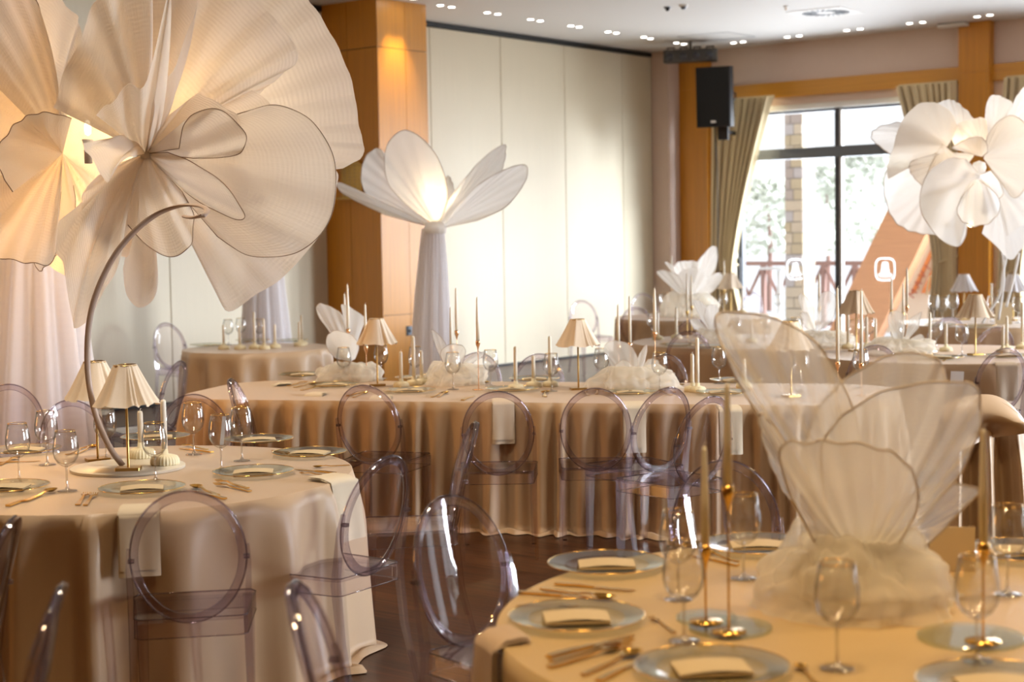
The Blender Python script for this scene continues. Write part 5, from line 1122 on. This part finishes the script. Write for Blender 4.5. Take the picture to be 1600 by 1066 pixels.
# flower on the farthest table
Y4 = 18.3
f4 = thing('table_flower', 'white pointed fabric flower on the farthest table before the curtain', 'fabric flower', U(1078, 491))
f4.location = P3(1078, 488, Y4); f4.location.z = TH
D = lambda pts: [(900 + x / 6.6625, 380 + y / 6.6625) for x, y in pts]
for i, (pts, dy) in enumerate([([(1040, 500), (900, 380), (840, 300), (930, 285), (1080, 340)], [.0] * 5), ([(1000, 290), (915, 200), (1000, 240), (1100, 330)], [.2] * 4), ([(1010, 260), (1060, 200), (1150, 190), (1260, 200), (1300, 330)], [.1] * 5), ([(1240, 220), (1330, 110), (1410, 32), (1460, 70), (1455, 240), (1380, 380)], [.1] * 6), ([(1360, 380), (1440, 320), (1500, 310), (1530, 360), (1450, 480), (1350, 560)], [-.05] * 6), ([(1060, 330), (1150, 260), (1300, 270), (1360, 400), (1250, 520)], [-.2] * 5)]):
    petal(f4, P3(*D([(1190, 620)])[0], Y4), Q(D(pts), Y4, dy), M_org2, .12, .02, 6, M_pwire if i in (0, 3) else None, .004, seed=90 + i)
puff(f4, P3(1075, 489, Y4).to_tuple()[:2] + (TH,), .30, .27, 5, M_puff)
# tulle flowers of the middle tables
def table_flower(label, base, r, h, tie, Y, petals, m=M_tulle, seed=0, wire=M_pwire, wr=.0018, lob=11):
    f = thing('tulle_flower', label, 'fabric flower', (P3(*base, Y).x, Y, TH), 0, 'tulle flower centrepieces')
    puff(f, (P3(*base, Y).x, Y, TH), r, h, seed, M_puff, lob)
    T_ = P3(*tie, Y)
    for i, (pts, dy) in enumerate(petals): petal(f, T_, Q(pts, Y, [dy] * len(pts)), m, .10, .02, 6, wire, wr, nv=12, seed=seed + i)
    return f
def CC(x0, y0, s, pts): return [(x0 + x / s, y0 + y / s) for x, y in pts]
e2 = lambda p: CC(480, 430, 5.33, p)
table_flower('tulle flower with two raised white petals at the left end of the long table', (548, 590), .20, .12, (548, 565), U(548, 595).y, [
    (e2([(200, 470), (110, 370), (78, 280), (110, 242), (200, 270), (290, 330), (320, 440)]), .1), (e2([(310, 430), (295, 320), (284, 255), (340, 262), (440, 330), (490, 372), (420, 450)]), .15),
    (e2([(230, 690), (165, 600), (165, 510), (220, 460), (320, 470), (400, 520), (430, 600), (400, 700)]), -.12)], M_org2, 200)
e5 = lambda p: CC(560, 400, 4.44, p)
table_flower('sheer tulle flower with open outlined petals at the centre of the long table', (712, 597), .19, .13, (705, 592), U(712, 600).y, [
    (e5([(640, 830), (560, 680), (505, 525), (540, 530), (600, 600), (640, 700)]), .0), (e5([(580, 720), (575, 660), (640, 610), (720, 620), (745, 660), (720, 760), (680, 810)]), -.05), (e5([(730, 760), (790, 690), (850, 672), (880, 685), (800, 740)]), .1)], M_tulle, 210, M_wire, .0016)
e3 = lambda p: CC(900, 430, 5.33, p)
table_flower('fluffy tulle flower with a rounded petal right of the middle lamp', (990, 602), .24, .13, (990, 600), U(990, 606).y, [
    (e3([(330, 830), (270, 700), (235, 620), (260, 560), (340, 542), (430, 570), (490, 640), (520, 740), (500, 850)]), -.02), (e3([(500, 740), (530, 650), (585, 585), (575, 700), (540, 800)]), .05), (e3([(300, 880), (320, 760), (400, 700), (470, 760), (470, 860)]), -.12), (e3([(640, 850), (720, 800), (822, 812), (790, 880), (700, 900)]), -.05), (e3([(560, 800), (600, 710), (680, 720), (700, 800)]), .1)], M_tulle, 220, M_pwire)
table_flower('white tulle flower on the round table behind the long table', (1118, 527), .22, .11, (1110, 520), 13.9, [
    ([(1096, 500), (1083, 472), (1092, 470), (1104, 480), (1112, 500)], 0), ([(1100, 495), (1105, 478), (1120, 478), (1126, 500)], -.05), ([(1122, 505), (1130, 490), (1142, 492), (1135, 515)], .05), ([(1085, 515), (1078, 500), (1090, 498)], .05)], M_org2, 230)
table_flower('pale tulle flower before the white balcony, behind the long table', (1285, 540), .24, .13, (1275, 520), 13.0, [
    ([(1262, 500), (1248, 468), (1256, 460), (1272, 480)], .1), ([(1276, 500), (1280, 465), (1292, 455), (1305, 462), (1303, 495), (1290, 510)], -.05), ([(1258, 512), (1250, 490), (1262, 488)], 0)], M_tulle, 240)
e6 = lambda p: CC(1360, 400, 5.33, p)
table_flower('sheer tulle flower beside the tall tapers on the right window table', (1402, 548), .26, .12, (1410, 540), 12.1, [
    (e6([(200, 700), (150, 560), (160, 480), (210, 460), (280, 490), (285, 600)]), .05), (e6([(300, 700), (320, 540), (400, 480), (425, 470), (400, 600)]), .0), (e6([(350, 680), (420, 650), (450, 700), (400, 740)]), -.05)], M_tulle, 250)
# the big tulle flower on the foreground table
Y5 = 3.98
f5 = thing('tulle_flower', 'large sheer tulle flower with wire-edged petals on the foreground table', 'fabric flower', (P3(1345, 960, Y5).x, Y5, TH), 0, 'tulle flower centrepieces')
puff(f5, (P3(1345, 960, Y5).x, Y5, TH), .235, .17, 33, M_puff, 7, .10)
puff(f5, (P3(1335, 960, Y5).x + .02, Y5 + .03, TH), .19, .19, 35, M_puff, 9, .10)
tie = P3(1345, 880, Y5)
for i, (pts, dy, cup) in enumerate([
    ([(1290, 820), (1215, 700), (1160, 610), (1127, 540), (1118, 492), (1165, 489), (1215, 500), (1268, 530), (1310, 590), (1345, 680), (1370, 800)], [.0, .05, .12, .16, .2, .2, .18, .14, .1, .05, 0], .10),
    ([(1275, 830), (1262, 720), (1268, 660), (1300, 610), (1345, 575), (1400, 552), (1450, 556), (1472, 575), (1470, 640), (1430, 740), (1400, 820)], [.0, .05, .08, .1, .12, .14, .14, .14, .1, .05, 0], .10),
    ([(1290, 810), (1283, 700), (1310, 655), (1360, 618), (1420, 600), (1490, 595), (1522, 603), (1530, 640), (1522, 690), (1490, 750), (1440, 810), (1390, 860)], [-.02, -.03, -.04, -.05, -.06, -.06, -.06, -.06, -.06, -.05, -.03, 0], .12),
    ([(1275, 850), (1235, 770), (1218, 695), (1260, 684), (1310, 683), (1370, 692), (1410, 712), (1430, 745), (1432, 790), (1400, 860)], [-.08, -.1, -.12, -.14, -.15, -.15, -.14, -.13, -.12, -.06], .16),
    ([(1390, 800), (1440, 765), (1480, 755), (1530, 765), (1500, 800), (1450, 850), (1400, 880)], [-.04] * 7, .12),
    ([(1300, 870), (1235, 780), (1205, 720), (1190, 665), (1192, 645), (1215, 670), (1260, 740)], [.04] * 7, .10)]):
    petal(f5, tie, Q(pts, Y5, dy), M_tulle, cup, .026, 9, M_pwire, .0028, nv=20, seed=300 + i)
link('tied_neck', MB().lathe([(.03, -.09), (.022, -.03), (.020, 0), (.026, .03), (.04, .06)], 30, wob=lambda a, z: 1 + .12 * math.sin(8 * a)).mesh('tied_neck', M_puff), f5).location = tie - f5.location

for i, (pts, dy) in enumerate([([(1300, 870), (1260, 858), (1222, 870), (1205, 905), (1215, 960), (1240, 985), (1290, 960)], -.06), ([(1390, 880), (1440, 862), (1480, 885), (1500, 930), (1490, 975), (1440, 990), (1400, 960)], -.05),
        ([(1320, 900), (1290, 930), (1280, 985), (1320, 1000), (1360, 985), (1365, 920)], -.16), ([(1360, 890), (1400, 915), (1430, 975), (1390, 1000), (1350, 990)], -.15)]):
    petal(f5, tie, [Vector((q.x, q.y, max(q.z, TH + .012))) for q in Q(pts, Y5, [dy] * len(pts))], M_puff, .16, .05, 5, None, nv=16, seed=400 + i, rag=.015, name='tulle_ruffle')
